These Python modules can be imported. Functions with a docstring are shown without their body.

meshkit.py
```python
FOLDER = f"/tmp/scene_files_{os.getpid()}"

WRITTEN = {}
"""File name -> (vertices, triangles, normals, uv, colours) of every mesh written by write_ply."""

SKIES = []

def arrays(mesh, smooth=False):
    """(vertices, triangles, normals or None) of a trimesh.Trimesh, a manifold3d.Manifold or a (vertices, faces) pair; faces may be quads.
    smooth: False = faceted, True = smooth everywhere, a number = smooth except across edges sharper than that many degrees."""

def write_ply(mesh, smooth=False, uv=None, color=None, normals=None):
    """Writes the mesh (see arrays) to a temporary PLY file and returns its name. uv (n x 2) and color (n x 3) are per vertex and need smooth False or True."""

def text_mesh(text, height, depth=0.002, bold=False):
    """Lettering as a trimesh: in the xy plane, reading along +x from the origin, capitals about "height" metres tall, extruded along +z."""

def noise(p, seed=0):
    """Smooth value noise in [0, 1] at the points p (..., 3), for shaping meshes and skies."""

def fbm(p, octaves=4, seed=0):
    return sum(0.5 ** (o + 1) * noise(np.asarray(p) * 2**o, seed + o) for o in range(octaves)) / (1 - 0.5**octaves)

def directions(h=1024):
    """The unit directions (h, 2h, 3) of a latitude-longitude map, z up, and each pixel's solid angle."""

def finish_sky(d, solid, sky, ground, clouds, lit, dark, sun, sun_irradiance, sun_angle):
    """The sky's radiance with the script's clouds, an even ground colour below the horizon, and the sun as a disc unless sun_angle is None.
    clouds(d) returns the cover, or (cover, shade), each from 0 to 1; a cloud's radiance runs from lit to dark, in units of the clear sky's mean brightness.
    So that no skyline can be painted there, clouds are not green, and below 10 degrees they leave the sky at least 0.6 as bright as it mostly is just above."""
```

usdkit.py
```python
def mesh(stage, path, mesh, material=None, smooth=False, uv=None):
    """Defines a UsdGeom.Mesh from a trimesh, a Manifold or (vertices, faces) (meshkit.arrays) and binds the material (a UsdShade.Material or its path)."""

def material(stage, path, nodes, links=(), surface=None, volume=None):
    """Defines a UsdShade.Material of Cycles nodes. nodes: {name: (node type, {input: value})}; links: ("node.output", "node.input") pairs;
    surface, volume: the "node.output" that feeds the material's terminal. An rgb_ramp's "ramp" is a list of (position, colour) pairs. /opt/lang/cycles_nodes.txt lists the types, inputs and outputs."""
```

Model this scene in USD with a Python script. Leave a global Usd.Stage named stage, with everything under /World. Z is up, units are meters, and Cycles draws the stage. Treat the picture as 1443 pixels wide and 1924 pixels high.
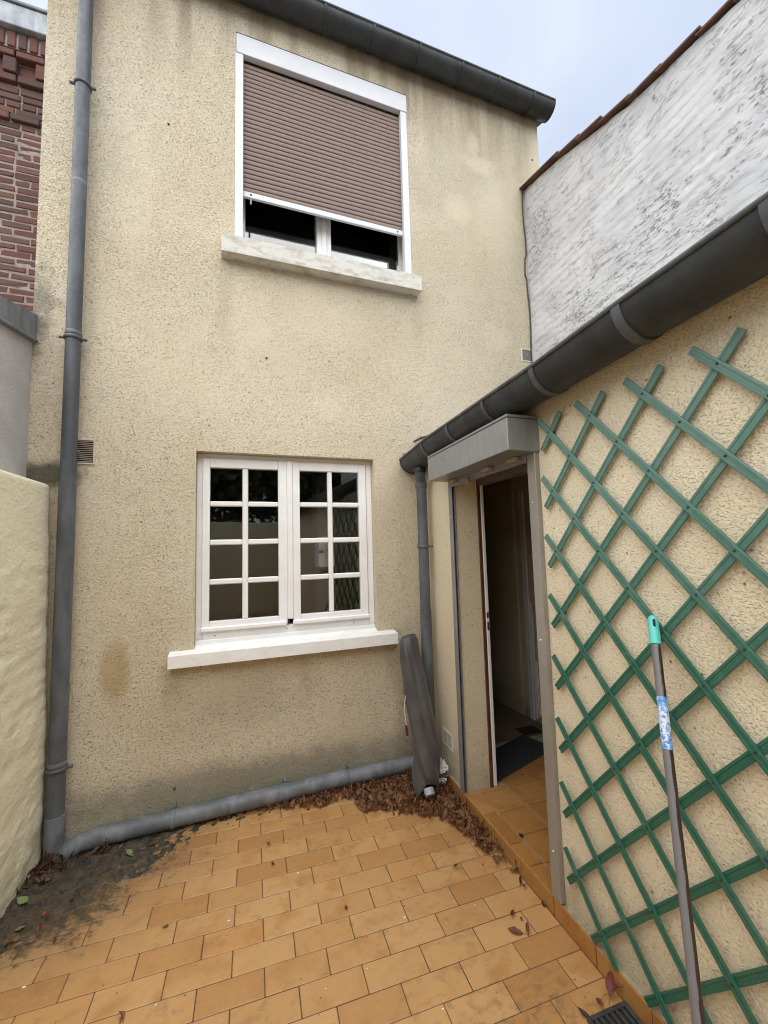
import math, random
import numpy as np
import trimesh, manifold3d as m3, usdkit, meshkit
from shapely.geometry import Polygon, Point, box as shapely_box
from pxr import Usd, UsdGeom, UsdLux, UsdShade, Gf, Sdf

rng = random.Random(7)
nrg = np.random.default_rng(7)
stage = Usd.Stage.CreateInMemory()
UsdGeom.SetStageUpAxis(stage, UsdGeom.Tokens.z)
UsdGeom.SetStageMetersPerUnit(stage, 1.0)
UsdGeom.Xform.Define(stage, '/World')
UsdGeom.Scope.Define(stage, '/World/Looks')

# ------------------------------------------------------------------ camera
YAW, PITCH, ROLL, FPX = 0.30576537, 0.08561603, -0.02760268, 777.3217
EYE = np.array([0.0, 0.0, 1.62])


def cam_basis():
    c, s = math.cos, math.sin
    A = np.array([[1, 0, 0], [0, 0, -1], [0, 1, 0.0]])
    Ry = np.array([[c(YAW), -s(YAW), 0], [s(YAW), c(YAW), 0], [0, 0, 1]])
    Rp = np.array([[1, 0, 0], [0, c(PITCH), s(PITCH)], [0, -s(PITCH), c(PITCH)]])
    Rr = np.array([[c(ROLL), -s(ROLL), 0], [s(ROLL), c(ROLL), 0], [0, 0, 1.0]])
    return Rr @ (A @ Rp @ Ry)


MB = cam_basis()                      # rows: right, down, forward
cam = UsdGeom.Camera.Define(stage, '/World/camera')
R_, U_, B_ = MB[0], -MB[1], -MB[2]
cam.AddTransformOp().Set(Gf.Matrix4d(*R_, 0, *U_, 0, *B_, 0, *EYE, 1))
cam.CreateHorizontalApertureAttr(36.0)
cam.CreateVerticalApertureAttr(48.0)
cam.CreateFocalLengthAttr(36.0 * FPX / 1443.0)
cam.CreateClippingRangeAttr(Gf.Vec2f(0.01, 2000))
cam.CreateExposureAttr(1.95)

# ------------------------------------------------------------------ sky and soft overcast sun
SUN = np.array([-0.26, -0.36, 0.89]); SUN /= np.linalg.norm(SUN)
SKY_STRENGTH, SUN_INTENSITY, SUN_ANGLE = 0.10, 0.40, 110.0


# ------------------------------------------------------------------ a small builder of node graphs
def sbox(a0, a1, b0, b1):
    return shapely_box(a0, b0, a1, b1)


class L(str):
    pass


OUT = dict(noise_texture='fac', voronoi_texture='distance', math='value', mix_color='result', map_range='result', rgb_ramp='color',
           bump='normal', principled_bsdf='BSDF', vector_math='vector', geometry='position', separate_xyz='z', mapping='vector',
           object_info='random', combine_xyz='vector', white_noise_texture='value', mix_closure='closure', glossy_bsdf='BSDF',
           transparent_bsdf='BSDF', translucent_bsdf='BSDF', fresnel='fac', sky_texture='color', background_shader='background',
           texture_coordinate='generated', diffuse_bsdf='BSDF', wave_texture='fac', hsv='color', clamp='result')


class Mat:
    def __init__(self, name):
        self.name, self.n, self.l = name, {}, []

    def __call__(self, kind, out=None, **k):
        name = f'n{len(self.n)}'
        vals = {}
        for a, v in k.items():
            if isinstance(v, L):
                self.l.append((str(v), f'{name}.{a}'))
            else:
                vals[a] = v
        self.n[name] = (kind, vals)
        return L(f'{name}.{out or OUT[kind]}')

    def out(self, ref, o):
        return L(ref.split('.')[0] + '.' + o)

    def m(self, op, a, b=0.0, c=0.0, clamp=False):
        return self('math', math_type=op, value1=a, value2=b, value3=c, use_clamp=clamp)

    def sm(self, v, a, b, lo=0.0, hi=1.0):
        return self('map_range', range_type='smoothstep', value=v, from_min=a, from_max=b, to_min=lo, to_max=hi, clamp=True)

    def mix(self, f, a, b, t='mix'):
        return self('mix_color', blend_type=t, fac=f, a=a, b=b)

    def pos(self):
        return self('geometry', out='position')

    def noise(self, vec, scale, detail=2.0, rough=0.5, dist=0.0):
        return self('noise_texture', vector=vec, scale=scale, detail=detail, roughness=rough, distortion=dist)

    def scaled(self, vec, s):
        return self('vector_math', math_type='multiply', vector1=vec, vector2=s)

    def bump(self, h, dist=0.004, strength=1.0, **k):
        return self('bump', height=h, distance=dist, strength=strength, **k)

    def done(self, surf):
        return usdkit.material(stage, f'/World/Looks/{self.name}', self.n, self.l, surface=str(surf))

    def pbr(self, color, rough=0.6, normal=None, **k):
        a = dict(base_color=color, roughness=rough, **k)
        if normal is not None:
            a['normal'] = normal
        return self.done(self('principled_bsdf', **a))


XY = 0.041934082
FX = np.array([math.cos(XY), math.sin(XY), 0.0])
FN = np.array([-math.sin(XY), math.cos(XY), 0.0])
D = 2.939                              # the facade plane
W = 1.272                              # the annex wall plane (x)


def sky():
    g = Mat('sky_look')
    s = g('sky_texture', sky_type='single_scattering', sun_disc=False, sun_elevation=math.asin(SUN[2]), sun_rotation=math.atan2(SUN[0], SUN[1]),
          air_density=1.0, aerosol_density=1.4)
    v = g('texture_coordinate', out='generated')
    n = g.noise(g.scaled(v, (1.0, 1.0, 1.8)), 1.7, 4.0, 0.5, 0.6)
    cover = g.sm(n, 0.18, 0.62, 0.80, 0.97)
    tone = g('rgb_ramp', fac=g.noise(g.scaled(v, (1.0, 1.0, 2.2)), 2.6, 5.0, 0.5, 0.4), ramp=[(0.30, (1.66, 1.90, 2.34)), (0.52, (1.92, 2.15, 2.54)), (0.72, (2.32, 2.50, 2.78))])
    col = g('mix_color', blend_type='mix', fac=cover, a=s, b=tone, use_clamp_result=False)
    d = UsdLux.DomeLight.Define(stage, '/World/sky')
    mat = g.done(g('background_shader', color=col, strength=SKY_STRENGTH))
    UsdShade.MaterialBindingAPI.Apply(d.GetPrim()).Bind(mat)
    d.GetPrim().SetCustomDataByKey('kind', 'structure')


sky()
sun = UsdLux.DistantLight.Define(stage, '/World/sun')
sun.CreateIntensityAttr(SUN_INTENSITY)
sun.CreateAngleAttr(SUN_ANGLE)
sun.CreateColorAttr(Gf.Vec3f(1.0, 0.97, 0.92))
sun.GetPrim().CreateAttribute('inputs:normalize', Sdf.ValueTypeNames.Bool).Set(True)
_z = SUN
_x = np.cross([0, 1, 0], _z); _x /= np.linalg.norm(_x)
_y = np.cross(_z, _x)
sun.AddTransformOp().Set(Gf.Matrix4d(*_x, 0, *_y, 0, *_z, 0, 0, 0, 30, 1))

# ------------------------------------------------------------------ naming helpers
used = {}


def numbered(parent, name):
    k = (str(parent), name)
    i = used.get(k, -1) + 1
    used[k] = i
    return f'{parent}/{name}' if i == 0 else f'{parent}/{name}_{i:03d}'


def pp(parent):
    return '/World' if parent is None else str(parent.GetPath())


def tag(prim, label=None, cat=None, group=None, kind=None):
    for k, v in (('label', label), ('category', cat), ('group', group), ('kind', kind)):
        if v:
            prim.SetCustomDataByKey(k, v)
    return prim


def thing(name, label=None, cat=None, group=None, kind=None):
    return tag(UsdGeom.Xform.Define(stage, numbered('/World', name)).GetPrim(), label, cat, group, kind)


def part(name, mesh, mat, parent=None, smooth=False, label=None, cat=None, group=None, kind=None):
    return tag(usdkit.mesh(stage, numbered(pp(parent), name), mesh, mat, smooth=smooth).GetPrim(), label, cat, group, kind)


# ------------------------------------------------------------------ shapes
cat = trimesh.util.concatenate


def F(p):
    """facade frame (u along it, d away from the eye, z up) to the world"""
    p = np.asarray(p, float)
    return p[..., :1] * FX + p[..., 1:2] * FN + p[..., 2:] * np.array([0, 0, 1.0])


def tm(man):
    m = man.to_mesh()
    return trimesh.Trimesh(m.vert_properties[:, :3], m.tri_verts, process=False)


def toF(mesh):
    mesh = mesh.copy()
    mesh.vertices = F(mesh.vertices)
    return mesh


def bx(x0, x1, y0, y1, z0, z1, bev=0.0):
    """a box, its edges chamfered by bev"""
    lo, hi = np.array([x0, y0, z0], float), np.array([x1, y1, z1], float)
    if bev <= 0:
        m = trimesh.creation.box(bounds=[lo, hi])
        return m
    pts = []
    for ax in range(3):
        a, b = lo + bev, hi - bev
        a[ax], b[ax] = lo[ax], hi[ax]
        for i in range(8):
            pts.append([(a, b)[i >> k & 1][k] for k in range(3)])
    return tm(m3.Manifold.hull_points(np.array(pts)))


def fbx(u0, u1, d0, d1, z0, z1, bev=0.0):
    return toF(bx(u0, u1, d0, d1, z0, z1, bev))


def tube(pts, r, n=16, cap=True):
    """a tube along a polyline; r one radius or one per point"""
    P = np.asarray(pts, float)
    r = np.broadcast_to(np.asarray(r, float), (len(P),))
    T = np.gradient(P, axis=0)
    T /= np.linalg.norm(T, axis=1, keepdims=True)
    ref = np.array([0, 0, 1.0]) if abs(T[0][2]) < 0.9 else np.array([1.0, 0, 0])
    V = []
    for p, t, q in zip(P, T, r):
        a = np.cross(t, ref); a /= np.linalg.norm(a)
        b = np.cross(a, t)
        ref = b
        th = np.arange(n) * 2 * np.pi / n
        V.append(p + q * (np.cos(th)[:, None] * a + np.sin(th)[:, None] * b))
    V = np.vstack(V)
    f = []
    for i in range(len(P) - 1):
        for j in range(n):
            a, b = i * n + j, i * n + (j + 1) % n
            f += [[a, a + n, b], [b, a + n, b + n]]
    if cap:
        V = np.vstack([V, P[0], P[-1]])
        c0, c1 = len(V) - 2, len(V) - 1
        for j in range(n):
            f.append([c0, j, (j + 1) % n])
            o = (len(P) - 1) * n
            f.append([c1, o + (j + 1) % n, o + j])
    return trimesh.Trimesh(V, f, process=False)


def loft(sections, closed=True, caps=True):
    """sections: (k, n, 3)"""
    S = np.asarray(sections, float)
    k, n = S.shape[:2]
    V, f = S.reshape(-1, 3), []
    for i in range(k - 1):
        for j in range(n if closed else n - 1):
            a, b = i * n + j, i * n + (j + 1) % n
            f += [[a, b, a + n], [b, b + n, a + n]]
    if caps and closed:
        V = np.vstack([V, S[0].mean(0), S[-1].mean(0)])
        for j in range(n):
            f.append([len(V) - 2, (j + 1) % n, j])
            f.append([len(V) - 1, (k - 1) * n + j, (k - 1) * n + (j + 1) % n])
    m = trimesh.Trimesh(V, f, process=False)
    return m


def extr(poly, h):
    rings = [np.array(poly.exterior.coords)[:-1]] + [np.array(r.coords)[:-1] for r in poly.interiors]
    return tm(m3.CrossSection(rings, m3.FillRule.EvenOdd).extrude(h))


def wall_uz(poly, d0, d1):
    """polygon in (u, z) of the facade, thick from d0 to d1"""
    m = extr(poly, d1 - d0)
    v = m.vertices
    m.vertices = F(np.stack([v[:, 0], d0 + (d1 - d0) - v[:, 2], v[:, 1]], 1))
    m.fix_normals()
    return m


def wall_yz(poly, x0, x1):
    m = extr(poly, x1 - x0)
    v = m.vertices
    m.vertices = np.stack([x0 + v[:, 2], v[:, 0], v[:, 1]], 1)
    m.fix_normals()
    return m


def grid(P):
    """(a, b, 3) points to a mesh"""
    a, b = P.shape[:2]
    i = np.arange(a * b).reshape(a, b)
    q = np.stack([i[:-1, :-1], i[1:, :-1], i[1:, 1:], i[:-1, 1:]], -1).reshape(-1, 4)
    f = np.vstack([q[:, [0, 1, 2]], q[:, [0, 2, 3]]])
    return trimesh.Trimesh(P.reshape(-1, 3), f, process=False)


fbm = meshkit.fbm


# ------------------------------------------------------------------ materials
def stucco(name, base, dark, grain=1.0, marks=True, annex=False):
    g = Mat(name)
    p = g.pos()
    sx = g('separate_xyz', out='z', vector=p)
    z = sx
    u = g('vector_math', out='value', math_type='dot_product', vector1=p, vector2=tuple(FX))
    patch = g.noise(p, 1.3, 3, 0.55)
    med = g.noise(p, 9.0, 4, 0.6)
    fine = g.noise(g.scaled(p, (1.0, 1.0, 1.35)), 106.0 / grain, 2.5, 0.6, 0.35 if annex else 1.1)
    fine2 = g.noise(g.scaled(p, (1.0, 1.0, 0.8)), 120.0 / grain, 2.0, 0.5, 0.4)
    smoothpatch = g.sm(g.noise(p, 2.4, 2, 0.5), 0.54, 0.72)
    pits = g.sm(fine, 0.33, 0.47, 1.0, 0.0)
    rough_here = g.m('multiply', pits, g.m('subtract', 1.0, g.m('multiply', smoothpatch, 0.55)))
    col = g.mix(g.sm(patch, 0.3, 0.7), base, tuple(c * k for c, k in zip(base, (0.90, 0.875, 0.83))))
    col = g.mix(g.m('multiply', g.sm(med, 0.45, 0.75), 0.22), col, tuple(c * 0.78 for c in base))
    col = g.mix(g.m('multiply', rough_here, 0.42 if annex else 0.80), col, dark)
    col = g.mix(g.m('multiply', g.sm(fine2, 0.56, 0.75), 0.25), col, tuple(min(1, c * 1.18) for c in base))
    # dark pin holes
    vor = g('voronoi_texture', vector=p, scale=24.0 / grain)
    col = g.mix(g.m('multiply', g.sm(vor, 0.09, 0.14, 1.0, 0.0), g.m('multiply', g.sm(med, 0.5, 0.6), 0.8)), col, tuple(c * 0.45 for c in dark))
    n1 = g.noise(p, 4.0, 4, 0.6)
    n2 = g.noise(p, 14.0, 4, 0.65)
    nn = g.m('multiply', g.m('add', n1, n2), 0.5)

    def blot(c, rad, soft, amount, color, wob=0.5, mul=None):
        nonlocal col
        du = g.m('divide', g.m('subtract', u, c[0]), rad[0])
        dz = g.m('divide', g.m('subtract', z, c[1]), rad[1])
        r = g.m('sqrt', g.m('add', g.m('multiply', du, du), g.m('multiply', dz, dz)))
        r = g.m('add', r, g.m('multiply', g.m('subtract', nn, 0.5), wob * 4))
        col = g.mix(g.m('multiply', g.sm(r, 1.0 - soft, 1.0 + soft, 1.0, 0.0), amount), col, color)

    # grime that rises from the ground
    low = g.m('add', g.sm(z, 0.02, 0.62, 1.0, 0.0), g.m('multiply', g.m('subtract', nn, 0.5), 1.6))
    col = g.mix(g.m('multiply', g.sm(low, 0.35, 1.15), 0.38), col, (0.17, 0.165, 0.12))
    if marks:
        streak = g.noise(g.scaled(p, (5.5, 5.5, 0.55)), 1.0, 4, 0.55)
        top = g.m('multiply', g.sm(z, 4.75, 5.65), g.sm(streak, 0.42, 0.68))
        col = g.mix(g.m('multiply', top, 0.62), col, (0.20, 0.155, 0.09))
        grey = g.m('multiply', g.sm(z, 2.6, 4.3), g.sm(g.noise(p, 0.9, 3, 0.5), 0.40, 0.62))
        col = g.mix(g.m('multiply', grey, 0.30), col, (0.37, 0.345, 0.25))
        blot((-0.67, 0.93), (0.075, 0.17), 0.35, 0.55, (0.36, 0.23, 0.075), 0.25)
        blot((-1.17, 3.10), (0.12, 0.26), 0.5, 0.62, (0.10, 0.10, 0.085), 0.8)
        blot((-1.05, 2.10), (0.17, 0.075), 0.45, 0.85, (0.055, 0.052, 0.04), 0.5)
        blot((0.05, 0.62), (0.42, 0.15), 0.8, 0.26, (0.19, 0.165, 0.115), 0.9)
        blot((0.10, 0.16), (1.0, 0.12), 0.6, 0.55, (0.13, 0.135, 0.105), 0.8)
        for ub in (-0.07, 1.40):
            blot((ub, 3.42), (0.045, 0.30), 0.8, 0.22, (0.30, 0.25, 0.16), 0.5)
        for ub in (-0.37, 1.10, 0.45):
            blot((ub, 0.78), (0.05, 0.16), 0.8, 0.25, (0.27, 0.22, 0.14), 0.5)
        for c, rad, am in (((2.06, 5.05), (0.16, 0.085), 0.5), ((2.02, 5.25), (0.06, 0.12), 0.45), ((2.15, 3.42), (0.14, 0.11), 0.35), ((0.66, 2.66), (0.10, 0.10), 0.45),
                           ((1.83, 4.55), (0.11, 0.13), 0.45), ((2.25, 4.5), (0.2, 0.4), 0.3), ((2.74, 5.2), (0.10, 0.5), 0.45), ((0.55, 3.35), (0.35, 0.18), 0.25), ((-0.62, 4.0), (0.1, 0.5), 0.3),
                           ((-0.75, 1.5), (0.2, 0.5), 0.2), ((1.6, 3.0), (0.5, 0.4), 0.3), ((-0.3, 2.75), (0.3, 0.25), 0.3), ((0.1, 1.0 + 2.3), (0.12, 0.3), 0.3)):
            blot(c, rad, 0.5, am, tuple(min(1, c_ * 1.08) for c_ in base), 0.45)
    h = g.m('add', g.m('multiply', g.m('minimum', fine, 0.52), 1.6), g.m('multiply', fine2, 0.35))
    h = g.m('add', h, g.m('multiply', g.noise(p, 48.0, 3, 0.6), 0.6))
    nrm = g.bump(h, dist=(0.0085 if annex else 0.0085) * grain, strength=0.9)
    return g.pbr(col, 0.92, nrm, specular_ior_level=0.25)


def plain(name, color, rough=0.5, var=0.0, scale=6.0, bump=0.0, bscale=60.0, **k):
    g = Mat(name)
    p = g.pos()
    col = color
    if var:
        n = g.noise(p, scale, 4, 0.6)
        col = g.mix(g.sm(n, 0.3, 0.7), tuple(c * (1 - var) for c in color), tuple(min(1.0, c * (1 + var)) for c in color))
    nrm = g.bump(g.noise(p, bscale, 3, 0.6), dist=bump) if bump else None
    return g.pbr(col, rough, nrm, **k)


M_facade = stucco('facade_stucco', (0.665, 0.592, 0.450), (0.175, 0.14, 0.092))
M_annex = stucco('annex_stucco', (0.74, 0.655, 0.49), (0.30, 0.245, 0.16), grain=0.95, marks=False, annex=True)
M_reveal = stucco('reveal_stucco', (0.47, 0.40, 0.25), (0.26, 0.21, 0.12), grain=1.3, marks=False)


def zinc(name, base, spots=0.5):
    g = Mat(name)
    p = g.pos()
    n = g.noise(g.scaled(p, (3, 3, 1.0)), 3.0, 5, 0.6, 0.4)
    col = g.mix(g.sm(n, 0.3, 0.72), tuple(c * 0.66 for c in base), tuple(c * 1.38 for c in base))
    n2 = g.noise(p, 38.0, 4, 0.65)
    col = g.mix(g.m('multiply', g.sm(n2, 0.62, 0.74), spots), col, tuple(min(1, c * 1.9) for c in base))
    n3 = g.noise(g.scaled(p, (1, 1, 0.12)), 70.0, 2, 0.5)
    col = g.mix(g.m('multiply', g.sm(n3, 0.5, 0.8), 0.25), col, tuple(c * 0.7 for c in base))
    rough = g.sm(n2, 0.3, 0.7, 0.45, 0.62)
    return g.pbr(col, rough, g.bump(g.noise(p, 25.0, 3, 0.6), dist=0.0008))


M_pvc = zinc('grey_pipe_plastic', (0.085, 0.095, 0.108), 0.35)
M_pvc_light = zinc('weathered_pipe_plastic', (0.145, 0.157, 0.175), 0.5)
M_gutter = zinc('dark_zinc', (0.022, 0.025, 0.027), 0.5)
M_gutter_band = zinc('gutter_band_plastic', (0.075, 0.082, 0.088), 0.4)
M_flash = zinc('zinc_flashing', (0.15, 0.165, 0.18), 0.25)
M_capzinc = zinc('bright_zinc', (0.30, 0.33, 0.36), 0.3)
M_white = plain('white_window_paint', (0.79, 0.79, 0.79), 0.38, 0.035, 7.0, 0.0006, 45.0)
M_whitealu = plain('white_shutter_paint', (0.60, 0.615, 0.645), 0.42, 0.04, 5.0)


def sill_mat(name, base, dirt):
    g = Mat(name)
    p = g.pos()
    n = g.noise(p, 26.0, 5, 0.65)
    n2 = g.noise(g.scaled(p, (2, 2, 5)), 5.0, 4, 0.6)
    col = g.mix(g.m('multiply', g.sm(n2, 0.42, 0.7), dirt), base, (0.36, 0.33, 0.26))
    col = g.mix(g.m('multiply', g.sm(n, 0.66, 0.72), dirt), col, (0.12, 0.10, 0.075))
    return g.pbr(col, 0.8, g.bump(g.m('add', g.noise(p, 60.0, 4, 0.6), n), dist=0.0025))


M_sill = sill_mat('sill_white_paint', (0.79, 0.79, 0.785), 0.14)
M_sill_old = sill_mat('sill_old_paint', (0.60, 0.585, 0.54), 0.75)
M_dark = plain('dark_gap', (0.015, 0.014, 0.013), 0.8)
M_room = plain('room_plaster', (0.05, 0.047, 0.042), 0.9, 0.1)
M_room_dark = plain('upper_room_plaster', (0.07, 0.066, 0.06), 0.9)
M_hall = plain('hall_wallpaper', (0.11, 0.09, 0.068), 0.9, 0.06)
M_screw = plain('dull_screw_metal', (0.05, 0.045, 0.042), 0.5, metallic=0.5)
M_brightmetal = plain('bright_screw_metal', (0.7, 0.7, 0.68), 0.35, metallic=0.8)


def glass(name='window_glass'):
    g = Mat(name)
    fr = g('fresnel', IOR=1.5)
    fr = g.m('multiply', fr, 1.35)
    t = g('transparent_bsdf', color=(0.94, 0.95, 0.945))
    p = g.pos()
    nrm = g.bump(g.noise(p, 3.0, 1, 0.5), dist=0.0012, strength=0.3)
    gl = g('glossy_bsdf', color=(1, 1, 1), roughness=0.015, normal=nrm)
    return g.done(g('mix_closure', fac=fr, closure1=t, closure2=gl))


M_glass = glass()


def slat_mat():
    g = Mat('brown_shutter_slat')
    p = g.pos()
    n = g.noise(g.scaled(p, (6, 6, 55)), 4.5, 5, 0.65, 1.6)
    col = g.mix(g.sm(n, 0.35, 0.66), (0.155, 0.098, 0.082), (0.255, 0.178, 0.150))
    r = g('object_info', out='random')
    col = g.mix(g.m('multiply', r, 0.25), col, (0.19, 0.13, 0.11))
    return g.pbr(col, 0.55, g.bump(n, dist=0.0008))


M_slat = slat_mat()


def steel_paint():
    g = Mat('grey_shutter_paint')
    p = g.pos()
    n = g.noise(g.scaled(p, (6, 6, 1.5)), 5.0, 5, 0.65, 0.4)
    col = g.mix(g.sm(n, 0.35, 0.75), (0.215, 0.218, 0.222), (0.265, 0.268, 0.272))
    n2 = g.noise(p, 12.0, 4, 0.6, 0.5)
    col = g.mix(g.m('multiply', g.sm(n2, 0.64, 0.72), 0.5), col, (0.15, 0.15, 0.15))
    return g.pbr(col, 0.42, None, metallic=0.25)


M_boxgrey = steel_paint()
M_rail = plain('rail_grey_beige', (0.29, 0.272, 0.245), 0.4, 0.08, 3.0, metallic=0.3)
M_rail_dark = plain('rail_slot_dark', (0.03, 0.03, 0.032), 0.6)
M_brownwood = plain('brown_frame_wood', (0.085, 0.03, 0.014), 0.5, 0.2, 14.0)


def tile_mat(name, glaze=0.34, dirt=1.0, base=None):
    g = Mat(name)
    p = g.pos()
    r = g('object_info', out='random')
    a = base or (0.475, 0.272, 0.110)
    col = g('rgb_ramp', fac=r, ramp=[(0.0, tuple(c * k for c, k in zip(a, (0.80, 0.70, 0.60)))), (0.3, a), (0.55, tuple(c * k for c, k in zip(a, (1.04, 1.07, 1.12)))), (0.8, (a[0] * .95, a[1] * .93, a[2] * .92)), (1.0, tuple(c * k for c, k in zip(a, (0.99, 0.91, 0.84))))])
    # flame clouds inside each tile, shifted per tile
    off = g('combine_xyz', x=g.m('multiply', r, 31.0), y=g.m('multiply', r, 17.0), z=0.0)
    q = g('vector_math', math_type='add', vector1=p, vector2=off)
    cl = g.noise(q, 7.0, 3, 0.55, 0.3)
    col = g.mix(g.m('multiply', g.sm(cl, 0.46, 0.72), 0.8), col, tuple(c * k for c, k in zip(a, (0.80, 0.66, 0.52))))
    mot = g.noise(p, 46.0, 4, 0.65)
    col = g.mix(g.m('multiply', g.sm(mot, 0.45, 0.75), 0.28), col, tuple(c * k for c, k in zip(a, (1.1, 1.12, 1.2))))
    # dirt: greyish smears and specks
    big = g.noise(p, 2.3, 3, 0.6)
    sm_ = g.noise(g.scaled(p, (1.0, 1.5, 1.0)), 17.0, 5, 0.7, 0.5)
    col = g.mix(g.m('multiply', g.m('multiply', g.sm(sm_, 0.48, 0.70), g.sm(big, 0.36, 0.60)), 0.55 * dirt), col, (0.21, 0.135, 0.062))
    fl = g.noise(p, 75.0, 3, 0.6)
    col = g.mix(g.m('multiply', g.sm(fl, 0.70, 0.76), 0.6 * dirt), col, (0.10, 0.065, 0.035))
    # soil that spreads from the corner by the drainpipe
    sx = g('separate_xyz', out='x', vector=p)
    sy = g.out(sx, 'y')
    dx = g.m('divide', g.m('add', sx, 1.06), 0.60)
    dy = g.m('divide', g.m('subtract', sy, 2.70), 0.46)
    rr = g.m('sqrt', g.m('add', g.m('multiply', dx, dx), g.m('multiply', dy, dy)))
    rr = g.m('add', rr, g.m('multiply', g.m('subtract', g.m('multiply', g.m('add', sm_, big), 0.5), 0.5), 2.2))
    grit = g.m('multiply', g.m('add', g.noise(p, 60.0, 5, 0.75), g.noise(p, 19.0, 4, 0.7)), 0.5)
    wet = g.m('add', rr, g.m('multiply', g.m('subtract', grit, 0.5), -2.6))
    col = g.mix(g.m('multiply', g.sm(rr, 0.65, 1.75, 1.0, 0.0), 0.70 * dirt), col, (0.14, 0.095, 0.052))
    col = g.mix(g.m('multiply', g.sm(wet, 0.70, 1.18, 1.0, 0.0), 0.88 * dirt), col, (0.045, 0.038, 0.026))
    # moss by the grate
    gx = g.m('divide', g.m('subtract', sx, 0.95), 0.30)
    gy = g.m('divide', g.m('subtract', sy, 1.32), 0.22)
    gr = g.m('sqrt', g.m('add', g.m('multiply', gx, gx), g.m('multiply', gy, gy)))
    gm = g.m('multiply', g.sm(gr, 0.3, 1.2, 1.0, 0.0), g.sm(sm_, 0.46, 0.64))
    col = g.mix(g.m('multiply', gm, 0.6 * dirt), col, (0.135, 0.10, 0.042))
    rough = g.sm(sm_, 0.3, 0.7, glaze, glaze + 0.22)
    nrm = g.bump(g.m('add', g.noise(p, 30.0, 3, 0.6), g.m('multiply', cl, 1.5)), dist=0.0011)
    return g.pbr(col, rough, nrm)


M_tile = tile_mat('orange_floor_tile')
M_steptile = tile_mat('orange_step_tile', 0.24, 0.7, (0.36, 0.18, 0.054))
M_joint = plain('tile_joint', (0.095, 0.058, 0.034), 0.95, 0.3, 20.0, 0.002, 120.0)
M_stepjoint = plain('step_joint_cement', (0.34, 0.30, 0.24), 0.95, 0.25, 25.0)


def soil_mat():
    g = Mat('wet_soil')
    p = g.pos()
    n = g.noise(p, 24.0, 5, 0.72)
    col = g.mix(g.sm(n, 0.36, 0.66), (0.022, 0.020, 0.015), (0.085, 0.068, 0.045))
    n3 = g.noise(p, 75.0, 4, 0.7)
    col = g.mix(g.m('multiply', g.sm(n3, 0.5, 0.7), 0.5), col, (0.13, 0.10, 0.07))
    n2 = g.noise(p, 8.0, 3, 0.6)
    col = g.mix(g.m('multiply', g.sm(n2, 0.55, 0.7), 0.5), col, (0.045, 0.055, 0.025))
    return g.pbr(col, 0.8, g.bump(g.noise(p, 80.0, 5, 0.7), dist=0.010))


M_soil = soil_mat()


def leaf_mat(name, lo, hi, green=False):
    g = Mat(name)
    isl = g('geometry', out='random_per_island')
    r = g.m('fraction', g.m('add', isl, g('object_info', out='random')))
    p = g.pos()
    n = g.noise(p, 70.0, 3, 0.6)
    col = g('rgb_ramp', fac=r, ramp=[(0.0, lo), (0.6, tuple(a * .68 + b * .32 for a, b in zip(lo, hi))), (1.0, hi)])
    col = g.mix(g.m('multiply', g.sm(n, 0.5, 0.75), 0.4), col, tuple(c * 0.5 for c in lo))
    b = g('principled_bsdf', base_color=col, roughness=0.55, normal=g.bump(n, dist=0.001))
    t = g('translucent_bsdf', color=col)
    return g.done(g('mix_closure', fac=0.12, closure1=b, closure2=t))


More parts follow.
